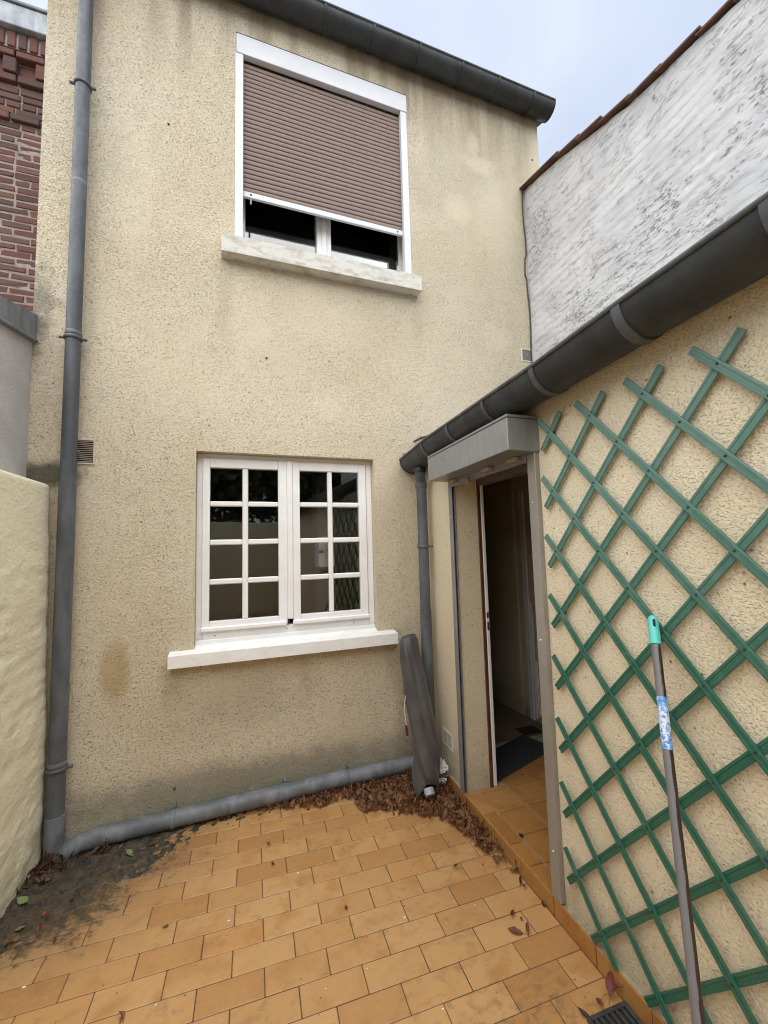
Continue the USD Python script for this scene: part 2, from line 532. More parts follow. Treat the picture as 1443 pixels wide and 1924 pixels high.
M_leaf = leaf_mat('dry_leaf', (0.034, 0.012, 0.007), (0.27, 0.12, 0.055))
M_leaf_red = leaf_mat('red_dry_leaf', (0.09, 0.018, 0.014), (0.22, 0.055, 0.03))
M_leaf_green = leaf_mat('faded_green_leaf', (0.16, 0.21, 0.07), (0.26, 0.30, 0.12))


def white_brick():
    g = Mat('flaking_white_paint')
    p = g.pos()
    q = g.scaled(p, (1.0, 1.0, 3.0))
    zone = g.noise(p, 1.6, 4, 0.6)
    a = g.noise(q, 11.0, 5, 0.7, 0.3)
    fine = g.noise(g.scaled(p, (1.0, 1.0, 2.2)), 42.0, 5, 0.72, 0.3)
    big = g.noise(g.scaled(p, (1, 1, 1.5)), 2.6, 4, 0.6)
    col = g.mix(g.sm(big, 0.38, 0.70), (0.575, 0.58, 0.59), (0.475, 0.48, 0.495))
    col = g.mix(g.m('multiply', g.sm(a, 0.50, 0.72), 0.20), col, (0.47, 0.475, 0.50))
    zz = g('separate_xyz', out='z', vector=p)
    co = g.m('absolute', g.m('subtract', g.m('fraction', g.m('add', g.m('divide', zz, 0.068), g.m('multiply', g.noise(p, 5.0, 3, 0.6), 0.5))), 0.5))
    line = g.m('multiply', g.sm(co, 0.03, 0.10, 1.0, 0.0), g.sm(g.noise(g.scaled(p, (1, 1, 2)), 9.0, 4, 0.65), 0.38, 0.56))
    col = g.mix(g.m('multiply', line, 0.45), col, (0.36, 0.36, 0.38))
    # hair cracks that run with the courses
    ck = g.m('absolute', g.m('subtract', g.noise(g.scaled(p, (1.0, 1.0, 4.2)), 7.5, 4, 0.62, 0.6), 0.5))
    crack = g.m('multiply', g.sm(ck, 0.004, 0.017, 1.0, 0.0), g.sm(g.noise(p, 6.0, 3, 0.6), 0.46, 0.60))
    col = g.mix(g.m('multiply', crack, 0.75), col, (0.20, 0.19, 0.195))
    # flaked clusters where brick and old limewash show
    chips = g.m('multiply', g.sm(fine, 0.51, 0.56), g.sm(g.m('add', g.m('multiply', zone, 0.55), g.m('multiply', a, 0.45)), 0.522, 0.57))
    col = g.mix(g.m('multiply', chips, 0.85), col, (0.185, 0.165, 0.16))
    specks = g.sm(fine, 0.655, 0.70)
    col = g.mix(g.m('multiply', specks, 0.6), col, (0.25, 0.235, 0.235))
    h = g.m('subtract', g.m('add', g.m('multiply', a, 0.55), g.m('multiply', fine, 0.35)), g.m('add', g.m('multiply', chips, 0.5), g.m('multiply', crack, 0.5)))
    return g.pbr(col, 0.8, g.bump(h, dist=0.006))


M_whitebrick = white_brick()


def yellow_paint():
    g = Mat('yellow_masonry_paint')
    p = g.pos()
    z = g('separate_xyz', out='z', vector=p)
    n = g.noise(p, 3.0, 4, 0.6)
    base = (0.78, 0.74, 0.565)
    col = g.mix(g.sm(n, 0.3, 0.7), base, tuple(c * k for c, k in zip(base, (0.93, 0.93, 0.90))))
    low = g.m('add', g.sm(z, 0.0, 0.5, 1.0, 0.0), g.m('multiply', g.m('subtract', g.noise(p, 6.0, 4, 0.6), 0.5), 1.8))
    col = g.mix(g.m('multiply', g.sm(low, 0.45, 1.2), 0.45), col, (0.27, 0.24, 0.15))
    col = g.mix(g.m('multiply', g.sm(g.noise(p, 22.0, 4, 0.6), 0.6, 0.75), 0.3), col, (0.42, 0.38, 0.25))
    return g.pbr(col, 0.7, g.bump(g.m('add', g.noise(p, 45.0, 4, 0.6), g.noise(g.scaled(p, (1, 1, 2)), 14.0, 3, 0.6)), dist=0.0045))


M_yellow = yellow_paint()
M_greyrender = plain('pale_grey_render', (0.46, 0.45, 0.44), 0.95, 0.08, 4.0, 0.005, 90.0)
M_plinth = plain('plinth_cement', (0.12, 0.10, 0.08), 0.9, 0.3, 14.0, 0.003, 80.0)


def brick_mat():
    g = Mat('old_red_brick')
    p = g.pos()
    r = g('object_info', out='random')
    col = g('rgb_ramp', fac=r, ramp=[(0.0, (0.075, 0.042, 0.038)), (0.35, (0.122, 0.050, 0.040)), (0.7, (0.150, 0.062, 0.048)), (1.0, (0.105, 0.062, 0.054))])
    n = g.noise(p, 28.0, 4, 0.65)
    col = g.mix(g.m('multiply', g.sm(n, 0.45, 0.75), 0.5), col, (0.075, 0.045, 0.042))
    return g.pbr(col, 0.9, g.bump(n, dist=0.004))


M_brick = brick_mat()
M_mortar = plain('lime_mortar', (0.28, 0.245, 0.22), 0.95, 0.2, 15.0, 0.004, 60.0)
M_terra = plain('terracotta', (0.105, 0.048, 0.032), 0.85, 0.3, 9.0, 0.002, 60.0)


def trellis_mat():
    g = Mat('green_trellis_plastic')
    p = g.pos()
    z = g('separate_xyz', out='z', vector=p)
    n = g.noise(p, 14.0, 4, 0.65, 0.5)
    r = g('object_info', out='random')
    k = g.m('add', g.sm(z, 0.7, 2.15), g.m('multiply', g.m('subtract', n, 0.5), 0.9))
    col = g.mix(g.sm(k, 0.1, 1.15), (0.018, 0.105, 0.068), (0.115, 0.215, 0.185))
    col = g.mix(g.m('multiply', g.sm(n, 0.55, 0.78), 0.35), col, (0.16, 0.24, 0.215))
    col = g.mix(g.m('multiply', r, 0.18), col, (0.035, 0.13, 0.09))
    return g.pbr(col, 0.48, g.bump(g.noise(p, 60.0, 3, 0.6), dist=0.0006))


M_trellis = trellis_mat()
M_cover = plain('charcoal_cover_fabric', (0.058, 0.055, 0.054), 0.48, 0.2, 6.0, 0.0010, 160.0, sheen_weight=0.1)
M_foot = plain('grey_foot_plastic', (0.36, 0.38, 0.42), 0.6, 0.15, 30.0)
M_foil = plain('crumpled_white_plastic', (0.72, 0.71, 0.72), 0.3, 0.06, 12.0)
M_foil_dark = plain('brown_print_on_plastic', (0.12, 0.075, 0.06), 0.35)
M_purple = plain('purple_plastic', (0.09, 0.012, 0.075), 0.4)
M_cord = plain('white_cord', (0.6, 0.58, 0.52), 0.8)
M_turq = plain('turquoise_plastic', (0.10, 0.55, 0.52), 0.4, 0.04, 20.0)
M_mat = plain('charcoal_doormat', (0.030, 0.032, 0.038), 0.95, 0.2, 60.0, 0.004, 260.0)
M_iron = plain('cast_iron', (0.035, 0.036, 0.04), 0.6, 0.3, 30.0, 0.001, 70.0)
M_vent_white = plain('vent_white_plastic', (0.62, 0.60, 0.54), 0.5, 0.06, 20.0)
M_vent_beige = plain('vent_beige_plastic', (0.55, 0.46, 0.37), 0.55, 0.1, 20.0)
M_doorwhite = plain('white_door_paint', (0.70, 0.69, 0.68), 0.4, 0.04)
M_innerfloor = plain('inner_floor_vinyl', (0.17, 0.125, 0.075), 0.6, 0.15, 8.0)
M_bumper = plain('beige_rubber', (0.34, 0.29, 0.21), 0.6)
M_bark = plain('tree_bark', (0.09, 0.07, 0.05), 0.95, 0.3, 10.0, 0.01, 20.0)
M_foliage = leaf_mat('tree_foliage', (0.045, 0.075, 0.026), (0.11, 0.15, 0.055))


def broom_mat():
    g = Mat('worn_broom_sleeve')
    p = g.pos()
    n = g.noise(g.scaled(p, (3, 3, 1.2)), 7.0, 4, 0.6, 0.3)
    # the grey sleeve is split along one side and shows dark wood
    x = g('vector_math', out='value', math_type='dot_product', vector1=g('geometry', out='normal'), vector2=(0.42, -0.90, 0.1))
    split = g.sm(g.m('add', x, g.m('multiply', g.m('subtract', n, 0.5), 0.9)), 0.62, 0.68)
    col = g.mix(split, (0.145, 0.138, 0.145), (0.030, 0.016, 0.010))
    return g.pbr(col, 0.42, g.bump(g.m('subtract', g.noise(p, 40.0, 3, 0.5), split), dist=0.0012))


M_broom = broom_mat()


def sticker_mat():
    g = Mat('worn_blue_sticker')
    p = g.pos()
    n = g.noise(g.scaled(p, (1, 1, 1)), 110.0, 5, 0.7)
    z = g('separate_xyz', out='z', vector=p)
    b = g.sm(g.m('subtract', n, g.m('multiply', g.m('absolute', g.m('subtract', z, 1.105)), 2.6)), 0.40, 0.46)
    blue = g.mix(g.sm(g.noise(p, 60.0, 3, 0.6), 0.4, 0.7), (0.05, 0.22, 0.58), (0.22, 0.44, 0.74))
    col = g.mix(b, blue, (0.60, 0.66, 0.74))
    top = g.sm(g.m('add', z, g.m('multiply', n, 0.02)), 1.175, 1.18)
    col = g.mix(top, col, (0.62, 0.66, 0.70))
    return g.pbr(col, 0.4)


M_sticker = sticker_mat()

# ------------------------------------------------------------------ ground and tiled courtyard floor
part('ground', bx(-60, 60, -60, 60, -0.30, -0.06), plain('earth', (0.16, 0.13, 0.09), 1.0, 0.3, 0.8), kind='structure')
floor = thing('courtyard_floor', kind='structure')
part('joint_bed', bx(-1.45, 1.30, -4.3, 3.2, -0.058, -0.0025), M_joint, floor)
A2, ROW, OX, OY = 0.1208843, 0.114028, 0.0380887, 2.0634703
far = []


def tile_mesh(x0, x1, y0, y1, h, tilt, j=0.0016):
    m = bx(x0 + j, x1 - j, y0 + j, y1 - j, -0.02, h, 0.0022)
    c = m.vertices.mean(0)
    top = m.vertices[:, 2] > -0.01
    m.vertices[top, 2] += (m.vertices[top, 0] - c[0]) * tilt[0] + (m.vertices[top, 1] - c[1]) * tilt[1]
    return m


for r in range(-54, 9):
    y0, y1 = OY + ROW * r, OY + ROW * (r + 1)
    k0 = (r + 1) % 2
    for i in range(-14 - k0, 12, 2):
        i = i if (i - k0) % 2 == 0 else i + 1
        x0, x1 = OX + A2 * i, OX + A2 * (i + 2)
        x0, x1 = max(x0, -1.16), min(x1, 1.2465)
        if x1 - x0 < 0.015:
            continue
        m = tile_mesh(x0, x1, y0, y1, rng.uniform(-0.0006, 0.0006), (rng.uniform(-.004, .004), rng.uniform(-.006, .006)))
        if y0 > 0.95:
            part('tile', m, M_tile, floor)
        else:
            far.append(m)
part('tile_field', cat(far), M_tile, floor, kind='stuff')

# ------------------------------------------------------------------ main house
house = thing('house', 'two-storey house with beige roughcast facade, white cottage window and brown shutter upstairs', 'house')
poly = Polygon([(-1.145, -0.05), (2.76, -0.05), (2.76, 5.76), (-1.145, 5.76)])
for h in (sbox(-0.240, 0.993, 0.985, 2.290), sbox(0.0, 1.366, 3.80, 5.47), sbox(1.60, 2.48, 0.075, 2.26)):
    poly = poly.difference(h)
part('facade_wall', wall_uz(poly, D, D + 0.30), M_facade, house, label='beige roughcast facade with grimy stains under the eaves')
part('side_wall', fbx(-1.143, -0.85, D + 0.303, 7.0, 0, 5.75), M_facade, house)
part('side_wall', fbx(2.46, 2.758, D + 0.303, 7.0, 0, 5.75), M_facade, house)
roof = extr(Polygon([(2.86, 5.80), (5.2, 6.75), (7.4, 5.80), (7.4, 5.72), (5.2, 6.66), (2.86, 5.72)]), 4.05)
v = roof.vertices
roof.vertices = F(np.stack([v[:, 2] - 1.2, v[:, 0], v[:, 1]], 1)); roof.fix_normals()
part('roof', roof, plain('roof_slate', (0.06, 0.06, 0.065), 0.7, 0.2, 8.0), house)


def shell(u0, u1, d0, d1, z0, z1, holes, t=0.05):
    s = m3.Manifold.cube((u1 - u0 + 2 * t, d1 - d0 + 2 * t, z1 - z0 + 2 * t)).translate((u0 - t, d0 - t, z0 - t))
    s -= m3.Manifold.cube((u1 - u0, d1 - d0, z1 - z0)).translate((u0, d0, z0))
    for a in holes:
        s -= m3.Manifold.cube((a[1] - a[0], a[3] - a[2], a[5] - a[4])).translate((a[0], a[2], a[4]))
    return toF(tm(s))


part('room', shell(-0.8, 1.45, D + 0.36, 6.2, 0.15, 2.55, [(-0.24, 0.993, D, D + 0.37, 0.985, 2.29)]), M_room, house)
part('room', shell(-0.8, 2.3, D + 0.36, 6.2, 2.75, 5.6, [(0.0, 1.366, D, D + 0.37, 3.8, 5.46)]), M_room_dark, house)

part('room_pillar', fbx(0.622, 0.728, 3.31, 3.50, 0.16, 2.54), M_room_dark, house)
fb = part('fuse_box', fbx(0.603, 0.725, 3.15, 3.305, 1.4845, 1.7135, .004), plain('fuse_box_white', (0.72, 0.72, 0.70), 0.4), house, label='white fuse box on a pillar, seen through the right-hand panes')
part('meter_slot', fbx(0.604, 0.638, 3.147, 3.153, 1.590, 1.610), M_dark, fb)

# ground floor window
win = part('window', cat([
    fbx(-0.239, -0.196, 3.012, 3.075, 1.035, 2.289, .002), fbx(0.949, 0.992, 3.012, 3.075, 1.035, 2.289, .002),
    fbx(-0.1955, 0.9485, 3.012, 3.075, 2.252, 2.289, .002), fbx(-0.1955, 0.9485, 3.005, 3.075, 1.035, 1.103, .004)]), M_white, house,
    label='white sixteen-pane casement window of the ground floor')
part('drip_ledge', fbx(-0.238, 0.991, 2.985, 3.0045, 1.022, 1.052, .003), M_white, win)
cols = ((-0.157, 0.051, 0.088, 0.292), (0.443, 0.650, 0.684, 0.888))
rows = ((1.165, 1.404), (1.440, 1.667), (1.703, 1.930), (1.964, 2.195))
for k, (a, b, c, d_) in enumerate(cols):
    o0, o1 = ((-0.203, 0.352), (0.392, 0.944))[k]
    S0, S1 = 3.000, 3.048
    sash = cat([fbx(o0, a, S0, S1, 1.108, 2.258, .003), fbx(d_, o1, S0, S1, 1.108, 2.258, .003),
                fbx(a + .0005, d_ - .0005, S0 + .001, S1, 2.195, 2.258, .003), fbx(a + .0005, d_ - .0005, S0 + .001, S1, 1.108, 1.165, .003)])
    part('sash', sash, M_white, win)
    part('muntin', fbx(b, c, S0 + .006, S1 - .004, 1.1655, 2.1945, .006), M_white, win)
    for (z0, z1), (z2, z3) in zip(rows[:-1], rows[1:]):
        part('muntin', fbx(a, b, S0 + .008, S1 - .006, z1, z2, .006), M_white, win)
        part('muntin', fbx(c, d_, S0 + .008, S1 - .006, z1, z2, .006), M_white, win)
    for (z0, z1) in rows:
        for (p0, p1) in ((a, b), (c, d_)):
            part('pane', fbx(p0 - .004, p1 + .004, 3.028, 3.032, z0 - .004, z1 + .004), M_glass, win)
    part('weather_bar', fbx(o0 - .006, o1 + (.002 if k else -.010), 2.974, 2.9995, 1.104, 1.132, .006), M_white, win)
part('meeting_strip', fbx(0.3525, 0.3915, 2.992, 3.03, 1.140, 2.262, .006), M_white, win)
part('keyhole_slot', fbx(0.351, 0.365, 2.9905, 3.004, 1.112, 1.137), M_dark, win)
for uu, zz in ((-0.12, 1.072), (0.345, 1.075), (0.83, 1.078)):
    part('drain_hole', toF(trimesh.creation.icosphere(1, 0.004).apply_translation((uu, 3.004, zz))), M_dark, win)


def sill(u0, u1, front, z_f0, z_f1, z_b, ub0, ub1):
    """a sill: a nose in front of the facade, a sloping top that runs into the opening"""
    P = [(D + 0.0, z_f0 - .0), (front, z_f0), (front, z_f1), (D + 0.0, z_b - .012)]
    m = extr(Polygon(P), u1 - u0)
    v = m.vertices.copy()
    m.vertices = F(np.stack([u0 + v[:, 2], v[:, 0], v[:, 1]], 1)); m.fix_normals()
    Q = [(D, z_f0), (D + 0.09, z_f0), (D + 0.09, z_b + .018), (D, z_b - .0125)]
    n = extr(Polygon(Q), ub1 - ub0)
    v = n.vertices.copy()
    n.vertices = F(np.stack([ub0 + v[:, 2], v[:, 0], v[:, 1]], 1)); n.fix_normals()
    return cat([m, n])


part('window_sill', sill(-0.378, 1.118, 2.858, 0.924, 0.998, 1.022, -0.2385, 0.9915), M_sill, house, label='freshly painted white sill of the ground floor window')
part('window_sill', sill(-0.091, 1.410, 2.850, 3.668, 3.792, 3.838, 0.0015, 1.3645), M_sill_old, house, label='chipped off-white concrete sill of the upstairs window')

# upstairs window and its roller shutter
win2 = part('window', cat([fbx(0.015, 0.068, 3.10, 3.17, 3.84, 5.40, .002), fbx(1.331, 1.364, 3.10, 3.17, 3.84, 5.40, .002),
                           fbx(0.0685, 1.3305, 3.10, 3.17, 3.84, 3.905, .002)]), M_white, house, label='white upstairs window, mostly behind the lowered shutter')
part('mullion', fbx(0.614, 0.729, 3.09, 3.17, 3.906, 5.40, .004), M_white, win2)
part('cover_strip', fbx(0.652, 0.690, 3.078, 3.0895, 3.906, 5.40, .004), M_white, win2)
part('pane', fbx(0.0685, 0.6135, 3.138, 3.142, 3.906, 5.40), M_glass, win2)
part('pane', fbx(0.7295, 1.3305, 3.138, 3.142, 3.906, 5.40), M_glass, win2)
sh = part('roller_shutter', fbx(0.001, 1.368, 2.930, 2.975, 5.306, 5.464, .003), M_whitealu, house, label='brown slatted roller shutter in a white frame, two thirds down')
part('head_gap', fbx(-0.002, 1.369, 2.9375, 2.99, 5.4645, 5.478), M_dark, sh)
part('guide_rail', fbx(-0.006, 0.050, 2.933, 2.985, 3.826, 5.303, .002), M_whitealu, sh)
part('guide_rail', fbx(1.309, 1.365, 2.933, 2.985, 3.826, 5.303, .002), M_whitealu, sh)
P_ = 0.0372
for k in range(28):
    z0 = 4.243 + k * P_
    prof = [(0.0065 * (1 - math.cos(t)), 0) for t in (0,)]
    th = np.linspace(0, math.pi, 6)
    pts = [(2.975 - 0.0075 * math.sin(t) ** 0.8, z0 + 0.0015 + (P_ - 0.0035) * (1 - math.cos(t)) / 2) for t in th] + [(2.980, z0 + P_ - 0.0015), (2.980, z0 + 0.0015)]
    s = loft([F(np.array([[u_, d_, z_] for d_, z_ in pts])) for u_ in (0.045, 1.314)])
    s.fix_normals()
    part('slat', s, M_slat, sh, smooth=40)
part('bottom_bar', fbx(0.0505, 1.3085, 2.962, 2.984, 4.198, 4.242, .003), M_whitealu, sh)
part('backing', fbx(0.045, 1.314, 2.982, 2.985, 4.243, 5.30), M_dark, sh)
for uu in (0.105, 1.262):
    part('stop_screw', toF(trimesh.creation.icosphere(1, 0.007).apply_translation((uu, 2.962, 4.221))), M_screw, sh)
part('stop_pin', toF(tube([(0.105, 2.971, 4.197), (0.105, 2.971, 4.155)], 0.007, 8)), M_bumper, sh)


def vent_facade(u0, u1, z0, z1, mat, n, name='air_vent', label=None):
    w = 0.010
    v = part(name, cat([fbx(u0, u0 + w, D - .006, D + .004, z0, z1, .001), fbx(u1 - w, u1, D - .006, D + .004, z0, z1, .001),
                        fbx(u0 + w + .0002, u1 - w - .0002, D - .006, D + .004, z0, z0 + w, .001), fbx(u0 + w + .0002, u1 - w - .0002, D - .006, D + .004, z1 - w, z1, .001)]), mat, house, label=label)
    part('backing', fbx(u0 + w, u1 - w, D - .002, D - .0005, z0 + w, z1 - w), M_dark, v)
    st = (z1 - z0 - 2 * w) / n
    for i in range(n):
        zc = z0 + w + st * (i + 0.5)
        part('louvre', fbx(u0 + w - .001, u1 - w + .001, D - .005, D - .0022, zc - st * .10, zc + st * .10), mat, v)
    part('screw', toF(trimesh.creation.icosphere(1, 0.004).apply_translation(((u0 + u1) / 2, D - .006, (z0 + z1) / 2))), M_brightmetal, v)


vent_facade(-0.975, -0.803, 2.172, 2.330, M_vent_beige, 12, label='beige louvred vent half hidden by the drainpipe')
vent_facade(2.418, 2.545, 3.252, 3.374, M_vent_white, 11, label='small white vent beside the white wall')
for (uu, zz) in ((-0.437, 4.572), (-0.339, 0.194), (2.68, 5.29), (0.21, 2.985)):
    part('wall_plug', toF(trimesh.creation.icosphere(1, 0.008).apply_translation((uu, D, zz))), M_screw, house)

# ------------------------------------------------------------------ annex at the right, with the open door
annex = thing('annex', 'single-storey annex with yellowish roughcast wall, open doorway and tiled step at the right', 'annex')
Y0, Y1 = 1.640, 2.462
ap = Polygon([(-4.2, -0.05), (2.978, -0.05), (2.978, 2.30), (-4.2, 2.40)]).difference(sbox(Y0, Y1, -0.06, 2.062))
part('outer_wall', wall_yz(ap, W, W + 0.165), M_annex, annex, label='yellowish coarse roughcast wall behind the green trellis')
ar = extr(Polygon([(1.19, 2.40), (2.415, 2.86), (2.415, 2.82), (1.19, 2.345)]), 7.1)
v = ar.vertices
ar.vertices = np.stack([v[:, 0], -4.15 + v[:, 2], v[:, 1]], 1); ar.fix_normals()
part('roof', ar, M_flash, annex)
part('ceiling', bx(W + .17, 2.41, 0.9, 2.97, 2.255, 2.30), M_hall, annex)
part('inner_wall', bx(2.372, 2.415, 0.9, 2.97, 0.06, 2.25), M_hall, annex)
part('inner_wall', bx(W + .17, 2.37, 0.85, 0.898, 0.06, 2.25), M_hall, annex)
# the hall beyond, inside the main house
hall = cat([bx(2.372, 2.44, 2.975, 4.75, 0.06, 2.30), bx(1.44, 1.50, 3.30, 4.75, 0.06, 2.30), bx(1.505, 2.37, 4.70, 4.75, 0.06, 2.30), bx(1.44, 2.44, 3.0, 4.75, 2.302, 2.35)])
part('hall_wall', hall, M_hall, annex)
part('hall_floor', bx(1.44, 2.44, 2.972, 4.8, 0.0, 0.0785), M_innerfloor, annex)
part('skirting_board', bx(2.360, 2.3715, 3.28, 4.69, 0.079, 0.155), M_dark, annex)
fr = part('inner_door_frame', cat([bx(2.335, 2.3715, 3.20, 3.262, 0.079, 2.1, .004), bx(2.335, 2.3715, 2.985, 3.03, 0.079, 2.1, .004)]), M_doorwhite, annex)
part('heating_pipe', tube([(2.33, 3.12, 0.6), (2.33, 3.12, 0.20), (2.32, 3.09, 0.165), (2.31, 3.0, 0.16), (2.31, 2.9, 0.16)], 0.013, 10), M_doorwhite, annex)
part('heating_pipe', tube([(2.33, 3.15, 1.1), (2.33, 3.15, 0.12)], 0.010, 10), M_doorwhite, annex)
part('floor_vent', bx(2.08, 2.25, 2.99, 3.12, 0.0815, 0.0855), M_dark, annex)
# step: bed, riser tiles, top tiles
j = 0.0032
st = part('doorstep', bx(1.2575, 2.37, 0.95, 2.971, -0.05, 0.0725), M_stepjoint, annex, label='tiled doorstep with orange tiles')
for (a, b) in ((2.236, 2.462), (1.983, 2.236), (1.827, 1.983), (1.642, 1.827)):
    part('step_tile', bx(1.2475 + j, 1.34 - j, a + j, b - j, 0.06, 0.0805, .003), M_steptile, st)
for i, x0 in enumerate((1.34, 1.54, 1.74, 1.94, 2.14)):
    for k in range(7):
        y0 = 1.418 + 0.2015 * k + (0.0 if i % 2 == 0 else 0.004)
        a, b = y0, min(y0 + 0.2015, 2.968)
        if x0 < 1.5 and (a > 2.462 or b < 1.64):
            continue
        if b > 2.462 and x0 < 1.5:
            b = 2.462
        if a < 1.64 and x0 < 1.5:
            a = 1.64
        part('step_tile', bx(x0 + j, x0 + 0.20 - j, a + j, b - j, 0.06, 0.080 + rng.uniform(-.0005, .0005), .003), M_steptile, st)
yy = 2.594
sk = part('skirting', bx(1.2545, 1.2715, -4.1, 2.96, -0.04, 0.074), M_stepjoint, annex)
while yy > -1.0:
    a, b = yy - 0.236, yy
    part('skirting_tile', bx(1.2475, 1.2565, a + j, min(b, 2.95) - j, -0.004, 0.0795, .002), M_steptile, sk)
    yy -= 0.236
part('skirting_tile', bx(1.2475, 1.2565, 2.596, 2.95, -0.004, 0.0795, .002), M_steptile, sk)
# door frame and leaf edge
part('outer_frame', cat([bx(1.438, 1.460, 2.455, 2.470, 0.081, 2.062, .002), bx(1.438, 1.463, 1.60, 1.636, 0.081, 2.062, .002)]), M_brownwood, annex, label='dark brown wooden frame at the back of the doorway')
jb = part('door_jamb', cat([bx(1.4605, 1.483, 2.450, 2.470, 0.081, 2.062, .003), bx(1.464, 1.50, 1.59, 1.63, 0.081, 2.062, .003)]), M_doorwhite, annex, label='white door jamb with latch holes')
part('latch_hole', bx(1.463, 1.478, 2.4485, 2.4505, 1.14, 1.175), M_dark, jb)
part('latch_hole', bx(1.464, 1.478, 2.4485, 2.4505, 1.06, 1.112), M_dark, jb)
part('lintel', bx(1.438, 1.50, 1.637, 2.449, 2.02, 2.09), M_hall, annex)
# door leaf swung inside against the far side
lf = part('door_leaf', bx(1.52, 1.56, 1.05, 1.585, 0.095, 2.04, .003), M_doorwhite, annex)
part('door_handle', tube([(1.575, 1.50, 1.08), (1.60, 1.50, 1.08), (1.60, 1.40, 1.08)], 0.008, 8), M_brightmetal, lf)

# roller shutter of the door
ds = part('roller_shutter', bx(1.100, 1.2715, 1.588, 2.492, 2.046, 2.198, .003), M_boxgrey, annex, label='grey metal roller shutter box above the open door')
part('box_lid', bx(1.098, 1.2715, 1.586, 2.494, 2.2005, 2.2135, .002), M_boxgrey, ds)
part('guide_rail', cat([bx(1.246, 1.2715, 1.598, 1.656, 0.083, 2.0455, .002)]), M_rail, ds, label='beige-grey right-hand guide rail')
part('guide_rail', cat([bx(1.246, 1.2505, 2.4525, 2.502, 0.083, 2.0455, .001), bx(1.2508, 1.2715, 2.474, 2.502, 0.083, 2.0455, .001), bx(1.266, 1.2712, 2.4525, 2.4737, 0.083, 2.0455, .001)]), M_boxgrey, ds)
part('rail_slot', bx(1.2507, 1.2658, 2.468, 2.4738, 0.084, 2.045), M_rail_dark, ds)
bar = bx(1.243, 1.256, 1.657, 2.452, 2.006, 2.0455)
part('bottom_slat', bar, M_boxgrey, ds, label='bent end slat hanging below the shutter box')
for yc in (2.40, 1.985, 1.74):
    part('bumper', bx(1.213, 1.2425, yc - .04, yc + .04, 2.024, 2.0452, .004), M_bumper, ds)
part('torn_flap', bx(1.232, 1.242, 2.20, 2.262, 1.994, 2.03, .003), M_boxgrey, ds)
for zc in (1.81, 1.18, 0.28):
    part('screw', trimesh.creation.icosphere(1, 0.005).apply_translation((1.2455, 1.628, zc)), M_brightmetal, ds)
part('screw', trimesh.creation.icosphere(1, 0.005).apply_translation((1.2455, 2.478, 1.81)), M_brightmetal, ds)
# low vent left of the door
av = part('air_vent', cat([bx(W - .006, W + .002, 2.640, 2.650, 0.243, 0.350), bx(W - .006, W + .002, 2.776, 2.786, 0.243, 0.350),
                           bx(W - .006, W + .002, 2.6502, 2.7758, 0.243, 0.253), bx(W - .006, W + .002, 2.6502, 2.7758, 0.340, 0.350), bx(W - .006, W + .002, 2.706, 2.716, 0.2532, 0.3398)]), M_vent_white, annex, label='low white vent grille left of the door')
part('backing', bx(W - .002, W - .0006, 2.65, 2.776, 0.253, 0.340), M_dark, av)
for i in range(8):
    zc = 0.253 + 0.087 * (i + .5) / 8
    part('louvre', cat([bx(W - .005, W - .0025, 2.6505, 2.7055, zc - .0022, zc + .0022), bx(W - .005, W - .0025, 2.7165, 2.7755, zc - .0022, zc + .0022)]), M_vent_white, av)
# lead apron and an old cable where annex roof and facade meet
part('lead_apron', cat([bx(1.215, 1.36, 2.915, 2.965, 2.375, 2.425, .006), bx(1.10, 1.235, 2.94, 2.975, 2.30, 2.345, .006)]), M_flash, annex)
part('cable', tube([F(p) for p in ((1.330, 2.934, 2.448), (1.385, 2.932, 2.480), (1.469, 2.932, 2.506), (1.547, 2.932, 2.539), (1.66, 2.93, 2.575))], 0.006, 8), M_screw, annex)
mb = part('meter_box', bx(W - .12, W - .0005, -0.32, 0.46, 1.33, 1.79, .006), M_vent_white, annex)  # unseen white box, added only to be mirrored in the ground floor panes

# ------------------------------------------------------------------ gutters


